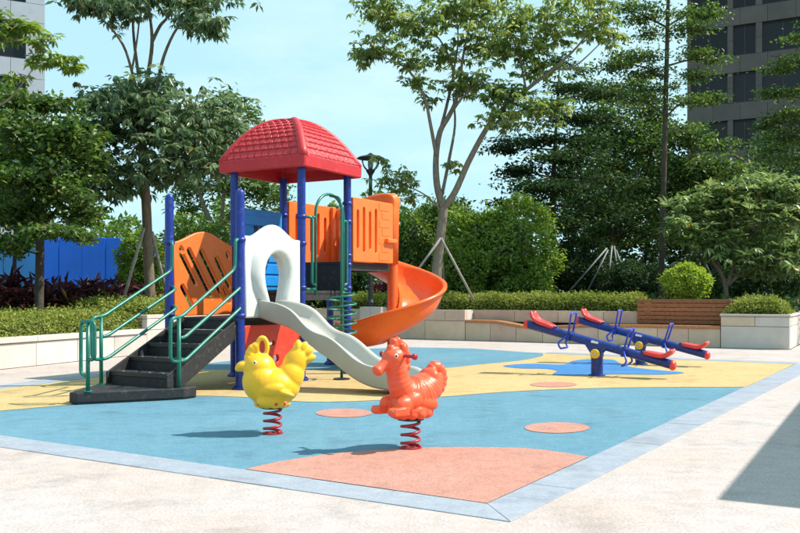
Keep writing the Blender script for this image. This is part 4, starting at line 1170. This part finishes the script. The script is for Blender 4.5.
# ---- centre tree
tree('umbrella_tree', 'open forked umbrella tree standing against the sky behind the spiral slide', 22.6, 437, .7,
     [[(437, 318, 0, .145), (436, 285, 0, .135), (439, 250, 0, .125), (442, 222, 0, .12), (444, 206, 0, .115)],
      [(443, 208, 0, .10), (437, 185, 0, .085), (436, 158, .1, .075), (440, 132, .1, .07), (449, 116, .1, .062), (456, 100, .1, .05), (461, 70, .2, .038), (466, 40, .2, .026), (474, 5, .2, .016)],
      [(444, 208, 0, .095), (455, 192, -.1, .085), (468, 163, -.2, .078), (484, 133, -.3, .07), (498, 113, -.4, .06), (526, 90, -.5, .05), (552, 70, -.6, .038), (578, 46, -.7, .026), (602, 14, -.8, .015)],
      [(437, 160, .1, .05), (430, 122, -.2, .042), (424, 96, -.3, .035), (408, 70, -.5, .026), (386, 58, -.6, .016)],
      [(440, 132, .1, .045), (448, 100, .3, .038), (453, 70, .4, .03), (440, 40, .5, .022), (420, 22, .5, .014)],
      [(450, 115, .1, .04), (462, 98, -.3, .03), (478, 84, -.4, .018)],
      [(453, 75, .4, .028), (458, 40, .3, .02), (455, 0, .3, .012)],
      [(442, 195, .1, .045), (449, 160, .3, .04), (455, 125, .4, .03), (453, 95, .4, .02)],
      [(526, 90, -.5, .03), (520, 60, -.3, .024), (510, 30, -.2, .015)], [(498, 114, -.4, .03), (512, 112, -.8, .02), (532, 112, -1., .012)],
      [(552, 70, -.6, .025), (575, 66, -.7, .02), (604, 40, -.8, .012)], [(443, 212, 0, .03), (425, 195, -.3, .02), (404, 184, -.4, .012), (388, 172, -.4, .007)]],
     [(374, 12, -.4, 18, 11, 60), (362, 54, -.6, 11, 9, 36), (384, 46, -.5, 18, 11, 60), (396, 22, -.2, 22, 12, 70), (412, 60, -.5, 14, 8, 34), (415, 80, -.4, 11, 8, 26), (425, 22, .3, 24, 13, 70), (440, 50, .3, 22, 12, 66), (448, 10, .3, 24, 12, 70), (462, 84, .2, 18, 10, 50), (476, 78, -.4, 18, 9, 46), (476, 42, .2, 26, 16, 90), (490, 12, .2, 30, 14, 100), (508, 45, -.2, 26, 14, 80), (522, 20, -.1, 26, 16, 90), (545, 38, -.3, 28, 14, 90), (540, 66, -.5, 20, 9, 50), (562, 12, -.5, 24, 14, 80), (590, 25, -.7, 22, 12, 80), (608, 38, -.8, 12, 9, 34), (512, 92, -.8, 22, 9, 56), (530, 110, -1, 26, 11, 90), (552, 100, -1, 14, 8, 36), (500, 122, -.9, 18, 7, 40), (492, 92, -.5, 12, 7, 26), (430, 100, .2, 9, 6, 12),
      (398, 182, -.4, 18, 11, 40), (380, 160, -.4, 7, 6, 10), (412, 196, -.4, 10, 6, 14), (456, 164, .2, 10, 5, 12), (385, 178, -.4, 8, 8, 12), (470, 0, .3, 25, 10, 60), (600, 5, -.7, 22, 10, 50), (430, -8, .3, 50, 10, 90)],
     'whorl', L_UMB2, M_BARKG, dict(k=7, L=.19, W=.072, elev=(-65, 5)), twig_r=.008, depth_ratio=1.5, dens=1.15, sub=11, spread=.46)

def tier(px, py, dd, rx, ry, n): return (px, py, dd, rx, ry, n)
# ---- layered dark tree
tree('layered_tree', 'dark layered tree with flat shelves of foliage, behind the round shrub', 28, 553, 0,
     [[(553, 330, 0, .13), (553, 260, 0, .12), (553, 190, 0, .10), (555, 150, 0, .06), (557, 100, 0, .02)]],
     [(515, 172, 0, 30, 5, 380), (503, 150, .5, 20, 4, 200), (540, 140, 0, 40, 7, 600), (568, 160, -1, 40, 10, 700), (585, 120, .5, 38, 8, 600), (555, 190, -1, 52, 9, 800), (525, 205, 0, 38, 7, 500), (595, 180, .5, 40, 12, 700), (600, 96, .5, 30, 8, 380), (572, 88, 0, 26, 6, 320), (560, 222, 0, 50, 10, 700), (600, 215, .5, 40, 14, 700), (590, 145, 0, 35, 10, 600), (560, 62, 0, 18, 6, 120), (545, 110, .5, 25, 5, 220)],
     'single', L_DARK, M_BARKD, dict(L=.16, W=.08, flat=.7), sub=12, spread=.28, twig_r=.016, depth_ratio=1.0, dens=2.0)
# ---- straight slim tree
tree('layered_tree', 'slim straight tree with tiered branches, growing behind the wooden bench', 24, 664, .7,
     [[(661, 320, 0, .085), (662, 250, 0, .08), (664, 170, 0, .075), (666, 90, 0, .065), (668, 10, 0, .052), (670, -60, 0, .04)],
      [(664, 120, 0, .03), (680, 104, -.3, .022), (704, 98, -.6, .01)], [(664, 115, 0, .03), (645, 102, .3, .02), (622, 100, .4, .01)], [(666, 78, 0, .03), (640, 66, -.3, .02), (608, 66, -.5, .01)], [(667, 66, 0, .03), (690, 60, .3, .02), (718, 58, .4, .01)], [(668, 28, 0, .03), (640, 14, .3, .02), (622, 10, .3, .01)], [(668, 26, 0, .03), (692, 12, -.3, .02), (712, 8, -.3, .01)]],
     [(645, 14, .2, 24, 6, 420), (628, 8, .3, 14, 5, 160), (692, 14, -.2, 24, 7, 440), (712, 10, -.3, 12, 6, 160), (690, 30, -.3, 22, 5, 300), (652, 34, .4, 18, 5, 200), (634, 58, -.3, 28, 6, 440), (612, 66, -.5, 18, 5, 220), (650, 72, 0, 22, 5, 280), (694, 55, .2, 20, 5, 280), (715, 60, .3, 14, 4, 140), (700, 76, .2, 20, 5, 220), (632, 100, .3, 26, 5, 300), (690, 102, -.4, 22, 6, 280), (712, 98, -.5, 14, 5, 140), (655, 90, 0, 20, 5, 180), (665, -20, 0, 40, 12, 400), (680, 128, .5, 20, 5, 160)],
     'single', L_LAYER, M_BARKD, dict(L=.105, W=.058, flat=.6), sub=11, spread=.36, twig_r=.010, dens=2.0)
# ---- background trees on the right
tree('broadleaf_tree', 'shadowy broadleaf tree left of the slim straight trunk, above the stakes', 31, 612, 0,
     [[(612, 330, 0, .17), (612, 250, 0, .15), (612, 190, 0, .08), (615, 150, 0, .03)], [(612, 240, 0, .08), (640, 190, 0, .06), (655, 140, 0, .03)]],
     [(622, 128, 0, 34, 18, 700), (650, 150, 0, 34, 20, 800), (610, 165, 0, 40, 22, 900), (650, 190, .5, 40, 24, 1000), (620, 205, 0, 48, 18, 900), (640, 232, 0, 52, 13, 640), (595, 235, .6, 30, 14, 420), (645, 112, .5, 26, 14, 380), (600, 110, 1, 30, 14, 420), (618, 85, 1, 26, 10, 200), (580, 200, 1.0, 30, 22, 480), (598, 92, .5, 26, 12, 260), (640, 84, .5, 24, 14, 260), (582, 70, 1, 18, 10, 120), (622, 62, 1, 20, 10, 120), (655, 120, .5, 24, 16, 300), (600, 135, .5, 34, 18, 520)],
     'single', L_SHADE, M_BARKD, dict(L=.165, W=.085, flat=.6), sub=14, spread=.28, twig_r=.018, dens=1.9)
tree('broadleaf_tree', 'glossy dense tree in front of the grey tower block, right of the slim straight trunk', 30, 702, 0,
     [[(702, 330, 0, .16), (702, 250, 0, .14), (702, 200, 0, .08), (700, 170, 0, .03)], [(702, 240, 0, .07), (730, 200, 0, .05), (740, 160, 0, .03)]],
     [(688, 140, 0, 28, 14, 600), (705, 165, 0, 36, 18, 900), (680, 180, .3, 34, 20, 800), (725, 185, .5, 34, 20, 800), (700, 210, 0, 44, 18, 900), (750, 200, 1, 34, 18, 700), (690, 235, .3, 50, 13, 640), (745, 235, .6, 44, 14, 600), (785, 220, 1, 34, 24, 700), (720, 145, .5, 20, 8, 240), (770, 180, 1.5, 30, 14, 400)],
     'single', L_SHADE, M_BARKD, dict(L=.165, W=.085, flat=.6), sub=14, spread=.28, twig_r=.018, dens=1.9)
tree('layered_tree', 'tiered green branches reaching in from the right edge before the tower block', 24.5, 838, 0,
     [[(838, 340, 0, .14), (836, 250, 0, .13), (834, 120, 0, .10), (832, 0, 0, .07)], [(834, 70, 0, .03), (805, 60, 0, .02), (770, 56, 0, .01)], [(834, 110, 0, .03), (800, 98, 0, .02), (764, 92, 0, .01)], [(834, 145, 0, .03), (800, 132, 0, .02), (762, 124, 0, .01)]],
     [(798, 60, 0, 22, 5, 340), (778, 70, .2, 16, 4, 180), (800, 38, .2, 16, 5, 180), (792, 92, 0, 26, 5, 360), (770, 94, 0, 14, 4, 140), (798, 112, -.3, 22, 6, 320), (775, 122, 0, 20, 4, 200), (798, 136, 0, 24, 7, 360), (762, 128, .2, 10, 3, 70), (798, 160, 0, 24, 8, 360), (775, 150, .3, 18, 5, 180), (835, 100, 0, 30, 40, 700), (830, 30, 0, 30, 30, 500)],
     'single', L_LAYER, M_BARKD, dict(L=.105, W=.058, flat=.6), sub=11, spread=.36, twig_r=.010, dens=2.0)
# ---- plumeria-like small tree
tree('frangipani_tree', 'low spreading frangipani tree with big pale leaves above the right planter', 22.2, 728, .66,
     [[(726, 312, 0, .07), (726, 292, 0, .065), (722, 276, 0, .06), (708, 256, -.2, .045), (692, 238, -.4, .03), (682, 222, -.5, .02)], [(726, 288, 0, .055), (734, 262, .1, .045), (731, 240, .1, .035), (722, 212, .1, .025), (712, 200, 0, .016)], [(733, 262, .1, .04), (748, 242, 0, .03), (756, 216, -.1, .022), (750, 198, -.1, .016)], [(728, 285, 0, .055), (752, 262, .1, .045), (772, 244, .2, .035), (786, 222, .3, .025), (790, 204, .3, .016)], [(740, 272, 0, .04), (764, 268, -.3, .03), (790, 254, -.5, .02)], [(722, 276, 0, .04), (714, 250, .3, .03), (702, 224, .4, .02)]],
     [(688, 205, -.3, 18, 9, 30), (680, 226, -.5, 14, 8, 24), (704, 200, .2, 18, 9, 30), (722, 192, 0, 20, 8, 36), (745, 188, 0, 22, 8, 40), (768, 190, .1, 20, 9, 38), (788, 196, .3, 18, 10, 36), (730, 210, -.2, 22, 8, 34), (755, 210, -.2, 22, 9, 36), (782, 218, 0, 22, 10, 36), (706, 222, -.3, 18, 8, 26), (740, 230, -.3, 16, 7, 18), (772, 240, -.3, 20, 8, 22), (795, 245, -.4, 14, 10, 20), (694, 238, -.5, 12, 6, 14), (800, 215, .2, 12, 16, 30), (762, 180, .4, 14, 6, 20), (712, 248, -.4, 16, 10, 20), (745, 252, -.5, 18, 10, 20), (778, 258, -.5, 20, 10, 24), (798, 268, -.4, 14, 10, 18), (700, 262, -.3, 12, 8, 10), (760, 270, -.3, 16, 8, 14)],
     'whorl', L_PLUM, M_BARKG, dict(k=8, L=.25, W=.088, elev=(-45, 35)), twig_r=.009, depth_ratio=1.1, sub=9, dens=1.6, spread=.52)

# ---- dense shrubs: a lumpy core with leaves all over
def lumpy(c, rad, n, lump=.16, seed=0, lo=-1.0):
    """points on and a little inside a lumpy ellipsoid, with outward directions"""
    rg = np.random.default_rng(seed)
    D = unit(rg.normal(size=(n, 3))); D = D[D[:, 2] > lo]
    K = unit(rg.normal(size=(26, 3))); K2 = unit(rg.normal(size=(160, 3)))
    dot = np.clip(D @ K.T, 0, 1) ** 14; dot2 = np.clip(D @ K2.T, 0, 1) ** 90
    rr = 1 + lump * (dot.max(1) * 2 - 1) + .09 * (dot2.max(1) - .5) + rg.uniform(0, .20, len(D)) * (rg.random(len(D)) < .10) + rg.normal(0, .035, len(D)) - np.abs(rg.normal(0, .06, len(D)))
    return np.array(c) + D * rr[:, None] * np.array(rad), D
def shrub(name, label, c, rad, n, lmat, L, W, lump=.16, seed=1, cat='shrub', base_z=None, group=None, core=.74):
    c = Vector(c); bz = base_z if base_z is not None else c.z - rad[2]
    root = thing(name, label, cat, (c.x, c.y, bz), 0, group)
    P, D = lumpy(c, rad, n, lump, seed)
    data = singles(P, L=L, W=W, flat=.35, out=D)
    mesh_obj('foliage', leaf_mesh(*data), lmat, root, world=True)
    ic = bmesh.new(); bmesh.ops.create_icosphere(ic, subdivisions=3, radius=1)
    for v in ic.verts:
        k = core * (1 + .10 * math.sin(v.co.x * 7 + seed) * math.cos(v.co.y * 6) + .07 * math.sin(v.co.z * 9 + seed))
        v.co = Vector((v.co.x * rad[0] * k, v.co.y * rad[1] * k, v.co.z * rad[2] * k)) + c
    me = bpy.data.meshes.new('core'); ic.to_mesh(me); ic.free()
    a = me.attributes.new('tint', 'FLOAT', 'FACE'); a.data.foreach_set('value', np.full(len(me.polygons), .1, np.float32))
    mesh_obj('inner_core', me, mat('shrub_core', (.022, .045, .012), .9, var=.5, scale=9, bump=.6, bscale=20), root, world=True)  # solid dark core added to block the view through the leaves
    stub = Vector((c.x, c.y, 0))
    MB().tube([(c.x, c.y, bz), (c.x + .03, c.y, c.z - rad[2] * .3)], [.05, .03], 8).build('stem', M_BARKD, root, world=True)
    return root
def px_shrub(name, label, px, py, rx, ry, d, n, lmat, L, W, **k):
    c = at(px, py, d); m = d / F_PX
    return shrub(name, label, c, (rx * m, rx * m * .9, ry * m), n, lmat, L, W, **k)
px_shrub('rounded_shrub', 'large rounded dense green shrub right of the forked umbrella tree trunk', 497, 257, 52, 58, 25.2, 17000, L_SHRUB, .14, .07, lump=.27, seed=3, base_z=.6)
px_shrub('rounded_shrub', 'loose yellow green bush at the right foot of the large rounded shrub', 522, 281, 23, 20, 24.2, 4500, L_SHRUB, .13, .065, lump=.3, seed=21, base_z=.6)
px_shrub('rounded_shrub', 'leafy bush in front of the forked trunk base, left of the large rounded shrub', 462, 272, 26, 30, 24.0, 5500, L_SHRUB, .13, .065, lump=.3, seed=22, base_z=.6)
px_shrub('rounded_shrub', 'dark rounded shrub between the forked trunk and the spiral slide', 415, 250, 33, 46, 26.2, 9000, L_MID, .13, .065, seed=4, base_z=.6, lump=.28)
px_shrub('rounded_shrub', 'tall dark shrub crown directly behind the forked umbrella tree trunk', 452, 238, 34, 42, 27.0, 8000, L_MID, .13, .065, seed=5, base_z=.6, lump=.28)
px_shrub('clipped_shrub', 'small ball shaped lime green shrub just above the wooden backrest', 686, 283, 21.5, 17, 20.1, 8000, L_LIME, .075, .042, lump=.12, seed=6, base_z=.66)
px_shrub('leafy_shrub', 'loose mid green shrub in front of the blue hoarding, left of the staircase', 141, 270, 21, 32, 20.6, 5000, L_SHRUB, .12, .05, lump=.25, seed=7, base_z=.42, core=.6)
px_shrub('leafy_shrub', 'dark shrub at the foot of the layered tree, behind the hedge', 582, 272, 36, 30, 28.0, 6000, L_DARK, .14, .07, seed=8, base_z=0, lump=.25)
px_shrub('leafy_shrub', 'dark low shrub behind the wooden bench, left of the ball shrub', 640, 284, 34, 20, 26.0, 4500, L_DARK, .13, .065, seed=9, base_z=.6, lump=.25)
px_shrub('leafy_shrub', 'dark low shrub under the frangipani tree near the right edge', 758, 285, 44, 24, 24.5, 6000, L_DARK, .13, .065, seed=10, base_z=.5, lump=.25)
px_shrub('leafy_shrub', 'shaded shrub seen between the blue posts under the tower', 318, 282, 60, 34, 27.0, 7000, L_MID, .13, .065, seed=12, base_z=.6, lump=.2)
px_shrub('leafy_shrub', 'mid green shrub glimpsed right of the left blue post behind the lattice panel', 200, 262, 34, 44, 23.5, 7000, L_MID, .13, .055, seed=13, base_z=.6, lump=.25, core=.6)

# ---- clipped hedges
def hedge(name, label, A, D, BK, s0, s1, n0, n1, z0, z1, n, lmat, L=.05, W=.03, ragged=.05, round_end=0.0):
    base = A + D * ((s0 + s1) / 2) + BK * ((n0 + n1) / 2)
    root = thing(name, label, 'hedge', (base.x, base.y, z0))
    a_top = (s1 - s0) * (n1 - n0); a_fr = (s1 - s0) * (z1 - z0); a_end = (n1 - n0) * (z1 - z0)
    tot = a_top + 2 * a_fr + 2 * a_end
    def ptsf(face, k):
        s = RNG.uniform(s0, s1, k); nn = RNG.uniform(n0, n1, k); z = RNG.uniform(z0, z1, k)
        if face == 0: z[:] = z1
        if face == 1: nn[:] = n0
        if face == 2: nn[:] = n1
        if face == 3: s[:] = s0
        if face == 4: s[:] = s1
        return s, nn, z
    S, NN, ZZ, OUT = [], [], [], []
    for face, ar, o in ((0, a_top, Vector((0, 0, 1))), (1, a_fr, -BK), (2, a_fr * .3, BK), (3, a_end, -D), (4, a_end, D)):
        k = int(n * ar / tot) + 1; s, nn, z = ptsf(face, k)
        S.append(s); NN.append(nn); ZZ.append(z); OUT.append(np.tile(np.array(o), (k, 1)))
    S = np.concatenate(S); NN = np.concatenate(NN); ZZ = np.concatenate(ZZ); OUT = np.concatenate(OUT)
    lump = .6 * np.sin(S * 5.1 + NN * 3) + .4 * np.sin(S * 11.3 + 1.3) * np.cos(NN * 7)
    # soften the upper edges
    en = np.minimum(NN - n0, n1 - NN); es_ = np.minimum(S - s0, s1 - S)
    rr = .14
    fall = np.clip(1 - en / rr, 0, 1) ** 2 * .06 + np.clip(1 - es_ / (rr + round_end), 0, 1) ** 2 * (.06 + round_end * .5)
    ZZ = np.maximum(ZZ - fall * (ZZ - z0) / (z1 - z0) + lump * ragged * .4 * (ZZ - z0) / (z1 - z0) + RNG.normal(0, ragged * .5, len(S)) * (OUT[:, 2] > .5), z0)
    P = np.array(A)[None] + np.outer(S, np.array(D)) + np.outer(NN, np.array(BK)); P[:, 2] = ZZ
    P += OUT * RNG.normal(0, ragged * .45, (len(S), 1)) - OUT * .01
    data = list(singles(P, L=L, W=W, flat=.3, out=OUT))
    data[5] = data[5] + .16 * np.sin(S * 2.1 + NN * 1.3) * np.sin(S * .83 + 2) + .10 * np.sin(S * 6.7) * np.cos(NN * 5)
    data[3] = data[3] * np.where(RNG.random(len(S)) < .05, 1.9, 1.0)
    mesh_obj('foliage', leaf_mesh(*data), lmat, root, world=True)
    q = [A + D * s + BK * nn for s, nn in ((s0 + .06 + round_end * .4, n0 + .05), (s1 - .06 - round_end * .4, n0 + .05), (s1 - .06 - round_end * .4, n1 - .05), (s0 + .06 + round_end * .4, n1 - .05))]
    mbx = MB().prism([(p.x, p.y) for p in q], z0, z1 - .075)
    mbx.build('inner_core', MATS['hedge_core'], root, world=True)  # dark block added inside the leaf shell, not real twigs
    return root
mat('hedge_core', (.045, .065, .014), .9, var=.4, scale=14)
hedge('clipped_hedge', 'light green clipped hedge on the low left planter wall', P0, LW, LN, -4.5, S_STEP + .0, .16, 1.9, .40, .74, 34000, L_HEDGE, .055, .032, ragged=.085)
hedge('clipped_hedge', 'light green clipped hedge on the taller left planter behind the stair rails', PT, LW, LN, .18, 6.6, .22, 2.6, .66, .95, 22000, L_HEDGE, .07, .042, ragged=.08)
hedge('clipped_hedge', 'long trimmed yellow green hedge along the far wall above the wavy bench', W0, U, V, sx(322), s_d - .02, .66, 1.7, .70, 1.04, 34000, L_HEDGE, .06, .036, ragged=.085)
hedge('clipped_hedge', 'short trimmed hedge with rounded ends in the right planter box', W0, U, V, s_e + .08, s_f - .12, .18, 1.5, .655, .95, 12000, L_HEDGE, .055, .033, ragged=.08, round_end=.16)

# ---- purple-leaved bed on the left
def blades(name, label, A, D, BK, s0, s1, n0, n1, z0, n_pl, h, lmat, cat):
    base = A + D * ((s0 + s1) / 2) + BK * ((n0 + n1) / 2)
    P, DD, NN, LL, WW, TT = [], [], [], [], [], []
    for i in range(n_pl):
        s = RNG.uniform(s0, s1); nn = RNG.uniform(n0, n1); o = A + D * s + BK * nn
        hh = h * RNG.uniform(.55, 1.1)
        k = 26
        zz = z0 + hh * RNG.uniform(.15, .8, k)
        ph = RNG.uniform(0, 2 * math.pi, k); el = np.radians(RNG.uniform(5, 75, k))
        P.append(np.stack([np.full(k, o.x) + RNG.normal(0, .05, k), np.full(k, o.y) + RNG.normal(0, .05, k), zz], 1))
        d = np.stack([np.cos(el) * np.cos(ph), np.cos(el) * np.sin(ph), np.sin(el)], 1); DD.append(d)
        NN.append(np.tile([[0, 0, 1.0]], (k, 1)) + RNG.normal(0, .3, (k, 3)))
        LL.append(RNG.uniform(.22, .42, k)); WW.append(RNG.uniform(.05, .085, k)); TT.append(RNG.beta(1.6, 2.4, k))
    me = leaf_mesh(np.concatenate(P), np.concatenate(DD), unit(np.concatenate(NN)), np.concatenate(LL), np.concatenate(WW), np.concatenate(TT), droop=.3)
    me.transform(Matrix.Translation((-base.x, -base.y, -z0)))
    o = mesh_obj(name, me, lmat); o.location = (base.x, base.y, z0)
    return tag(o, label, cat, None, 'stuff')
blades('purple_plants', 'bed of dark purple strap leaved plants behind the left hedges', P0, LW, LN, -4, S_CORNER - .8, 2.05, 3.1, .42, 330, 1.15, L_PURP, 'plants')
blades('purple_plants', 'dark purple plants in the bed behind the play tower', W0, U, V, S_L + .4, sx(405), 1.75, 2.6, .66, 60, .75, L_PURP, 'plants')

# ---- low ground cover behind the bench
def ground_cover(name, label, A, D, BK, s0, s1, n0, n1, z0, h, n, lmat):
    base = A + D * ((s0 + s1) / 2) + BK * ((n0 + n1) / 2)
    s = RNG.uniform(s0, s1, n); nn = RNG.uniform(n0, n1, n)
    hh = h * (.5 + .5 * np.sin(s * 2.3 + 2 * np.sin(nn * 1.7)) ** 2)
    z = z0 + RNG.uniform(.2, 1, n) ** .6 * hh
    P = np.array(A)[None] + np.outer(s, np.array(D)) + np.outer(nn, np.array(BK)); P[:, 2] = z
    me = leaf_mesh(*singles(P, L=.17, W=.06, flat=.4)); me.transform(Matrix.Translation((-base.x, -base.y, -z0)))
    o = mesh_obj(name, me, lmat); o.location = (base.x, base.y, z0)
    return tag(o, label, 'plants', None, 'stuff')
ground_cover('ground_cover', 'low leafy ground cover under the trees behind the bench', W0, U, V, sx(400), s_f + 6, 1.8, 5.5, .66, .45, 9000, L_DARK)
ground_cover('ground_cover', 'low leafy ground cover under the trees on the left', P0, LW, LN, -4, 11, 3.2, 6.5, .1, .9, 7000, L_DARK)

# ---- distant wood closing the view
def wood(name, label, runs, lmat, L, n):
    C = []
    for (px0, px1, y0, y1, d0, d1, frac) in runs:
        k = int(n * frac)
        px = RNG.uniform(px0, px1, k); d = RNG.uniform(d0, d1, k)
        top = y0 + 18 * np.sin(px * .045 + 1) + 10 * np.sin(px * .13)
        py = y1 - (y1 - top) * RNG.uniform(0, 1, k) ** .8
        # clumps
        m = np.sin(px * .21 + py * .05) * np.cos(py * .19 - px * .07) + .55 * np.sin(px * .55) * np.sin(py * .47)
        keep = m > -.55
        px, py, d = px[keep], py[keep], d[keep]
        C.append(np.stack([(px - CX) / F_PX * d, d, CAM_H - (py - YH) / F_PX * d], 1))
    C = np.concatenate(C)
    me = leaf_mesh(*singles(C, L=L, W=L * .5, flat=.5))
    o = mesh_obj(name, me, lmat); return tag(o, label, 'trees', None, 'stuff')
wood('distant_wood', 'dark mass of distant trees behind the right garden', [(560, 1000, 150, 305, 36, 44, .7), (590, 1000, 200, 305, 33, 36, .3)], L_DARK, .30, 46000)
wood('distant_wood', 'dark mass of distant trees behind the left garden', [(-200, 400, 215, 305, 36, 44, 1.0)], L_MID, .30, 30000)

# ================================================================== TREE STAKES
def supports(label, d0, apex, feet, base_z, r, m, cat='tree stake'):
    f0 = at(apex[0], 293, d0)
    root = thing('tree_support', label, cat, (f0.x, f0.y, base_z))
    for (px0, py0, dd0, px1, py1, dd1) in feet:
        MB().tube([at(px0, py0, d0 + dd0), at(px1, py1, d0 + dd1)], r, 8).build('stake', m, root, smooth=True, world=True)
    return root
supports('pair of grey wooden stakes bracing the forked umbrella tree', 22.5, (440, 240), [(441, 238, -.13, 416, 272, -.4), (441, 238, -.13, 474, 300, -.5), (440, 240, .13, 446, 300, 1.2)], .7, .032, M_STAKE)
supports('leaning grey stake bracing the tall umbrella tree by the staircase', 18.5, (150, 235), [(144, 228, -.1, 121, 308, -.3), (152, 232, .1, 168, 300, .8)], .42, .035, M_STAKE)
supports('fan of pale stakes around the tree left of the slim straight trunk', 26.5, (615, 250), [(607, 248, 0, 562, 300, 0), (608, 250, .3, 583, 300, .3), (612, 246, -.2, 606, 300, -.4), (614, 246, 0, 622, 300, 0), (616, 250, .2, 634, 300, .4)], .5, .024, M_STAKE2)
supports('pale slanting stakes left of the frangipani tree above the ball shrub', 25.5, (694, 248), [(693, 250, 0, 679, 290, 0), (695, 250, 0, 706, 290, .2), (697, 246, 0, 719, 292, 0)], .5, .024, M_STAKE2)

# ================================================================== HOARDING
hoard = thing('hoarding', 'bright blue site hoarding glimpsed between the trees on the left', 'fence', (at(86, 293, 26.5).x, 26.5, 0))
hw0, hw1 = -10.9, -7.4
nP = 5
for i in range(nP):
    x0 = hw0 + (hw1 - hw0) * i / nP; x1 = hw0 + (hw1 - hw0) * (i + 1) / nP - .012
    y = 26.5 + .02 * (i % 2)
    MB().box(((x0 + x1) / 2, y, 1.45), (x1 - x0, .05, 2.7)).build('panel', M_HOARD, hoard, bevel=.006, world=True)
for i in range(nP + 1):
    x = hw0 + (hw1 - hw0) * i / nP
    MB().box((x, 26.62, 1.4), (.08, .08, 2.8)).build('post', M_HOARD, hoard, world=True)
h2 = thing('hoarding', 'pale blue hoarding panels further off at the left edge', 'fence', (-17, 31.0, 0))
for i in range(9):
    x0 = -22 + i * 1.25
    MB().box((x0, 31.0 + .02 * (i % 2), 1.55), (1.23, .05, 2.3)).build('panel', M_HOARDL, h2, bevel=.006, world=True)

# ================================================================== BUILDINGS
def facade(name, label, org, ex, width, floors, fh, z0, bays, m_panel, depth, pier_m=None, win_h=.62, spand=1, pane_cols=2):
    """tower block: ex runs along the visible face; bays = list of (u0, u1) window spans"""
    ex = Vector(ex).normalized(); ey = Vector((-ex.y, ex.x, 0))
    root = thing(name, label, 'building', (org[0], org[1], 0), math.atan2(ex.y, ex.x))
    H = z0 + floors * fh
    MB().box((width / 2, depth / 2 + .35, H / 2), (width - .02, depth, H)).build('body', m_panel, root)
    edges = [0] + [e for b in bays for e in b] + [width]
    for f in range(floors):
        zb = z0 + f * fh; zw0 = zb + fh * (1 - win_h) * .55; zw1 = zw0 + fh * win_h
        # spandrel panels
        npan = max(1, round(width / 1.7))
        zt = z0 + (f + 1) * fh + fh * (1 - win_h) * .55
        for i in range(npan):
            x0, x1 = width * i / npan + .01, width * (i + 1) / npan - .01
            MB().box(((x0 + x1) / 2, .17, (zw1 + zt) / 2), (x1 - x0, .34, zt - zw1 - .02)).build('cladding_panel', m_panel, root)
        # piers between the windows
        for i in range(0, len(edges), 2):
            x0, x1 = edges[i], edges[i + 1]
            if x1 - x0 < .05: continue
            nn = 2
            for q in range(nn):
                za, zc = zw0 + (zw1 - zw0) * q / nn, zw0 + (zw1 - zw0) * (q + 1) / nn
                MB().box(((x0 + x1) / 2, .165, (za + zc) / 2), (x1 - x0 - .02, .33, zc - za - .02)).build('cladding_panel', pier_m or m_panel, root)
        for (x0, x1) in bays:
            wn = MB().box(((x0 + x1) / 2, .30, (zw0 + zw1) / 2), (x1 - x0 - .02, .05, zw1 - zw0 - .02)).build('window', M_WIN, root)
            for q in range(pane_cols + 1):
                x = x0 + .05 + (x1 - x0 - .10) * q / pane_cols
                MB().box((x, .255, (zw0 + zw1) / 2), (.06, .04, zw1 - zw0 - .03)).build('frame', M_FRAME, wn)
            for zz in (zw0 + .06, zw1 - .06):
                MB().box(((x0 + x1) / 2, .235, zz), (x1 - x0 - .03, .04, .06)).build('frame', M_FRAME, wn)
    return root
# right tower block: face runs along U, near end to the right
ro = at(687, 293, 60); ex = U
facade('tower_block', 'grey tower block with dark window bands at the top right', (ro.x, ro.y), ex, 22, 9, 3.12, .6, [(.25, 2.6), (2.95, 4.35), (4.75, 7.2), (8.2, 10.6), (11.2, 13.6), (14.6, 17.0), (18, 20)], M_TILE2, 14, None, .64)
lo = at(45, 293, 50)
exl = Vector((math.cos(R(27)), math.sin(R(27)), 0))
wl = 16.0
og = Vector((lo.x, lo.y, 0)) - exl * wl
facade('tower_block', 'pale tiled tower block with dark windows at the top left corner', (og.x, og.y), exl, wl, 8, 3.15, 1.05, [(1, 4), (5, 8), (9, 11.6), (12.2, 15.0)], M_TILE, 10, None, .66, pane_cols=1)

# ================================================================== PAVILION beside the camera, whose shade falls across the lower right corner
RZ = 3.0; sh = RZ / math.tan(SUN_EL)
corner_sh = g(716, 499.5)
pc = corner_sh + Vector((math.cos(SUN_AZ), math.sin(SUN_AZ), 0)) * sh
pv = thing('pavilion', 'flat roofed shade pavilion just outside the picture on the right', 'pavilion', (pc.x, pc.y, 0), -TH)
MB().box((2.25, 3.1, RZ - .09), (4.5, 6.2, .18)).build('roof_slab', M_CONC, pv, bevel=.01)
for x, y in ((2.2, .5), (4.2, .5), (2.2, 5.8), (4.2, 5.8)):
    MB().box((x, y, (RZ - .18) / 2), (.22, .22, RZ - .182)).build('column', M_CONC, pv, bevel=.01)
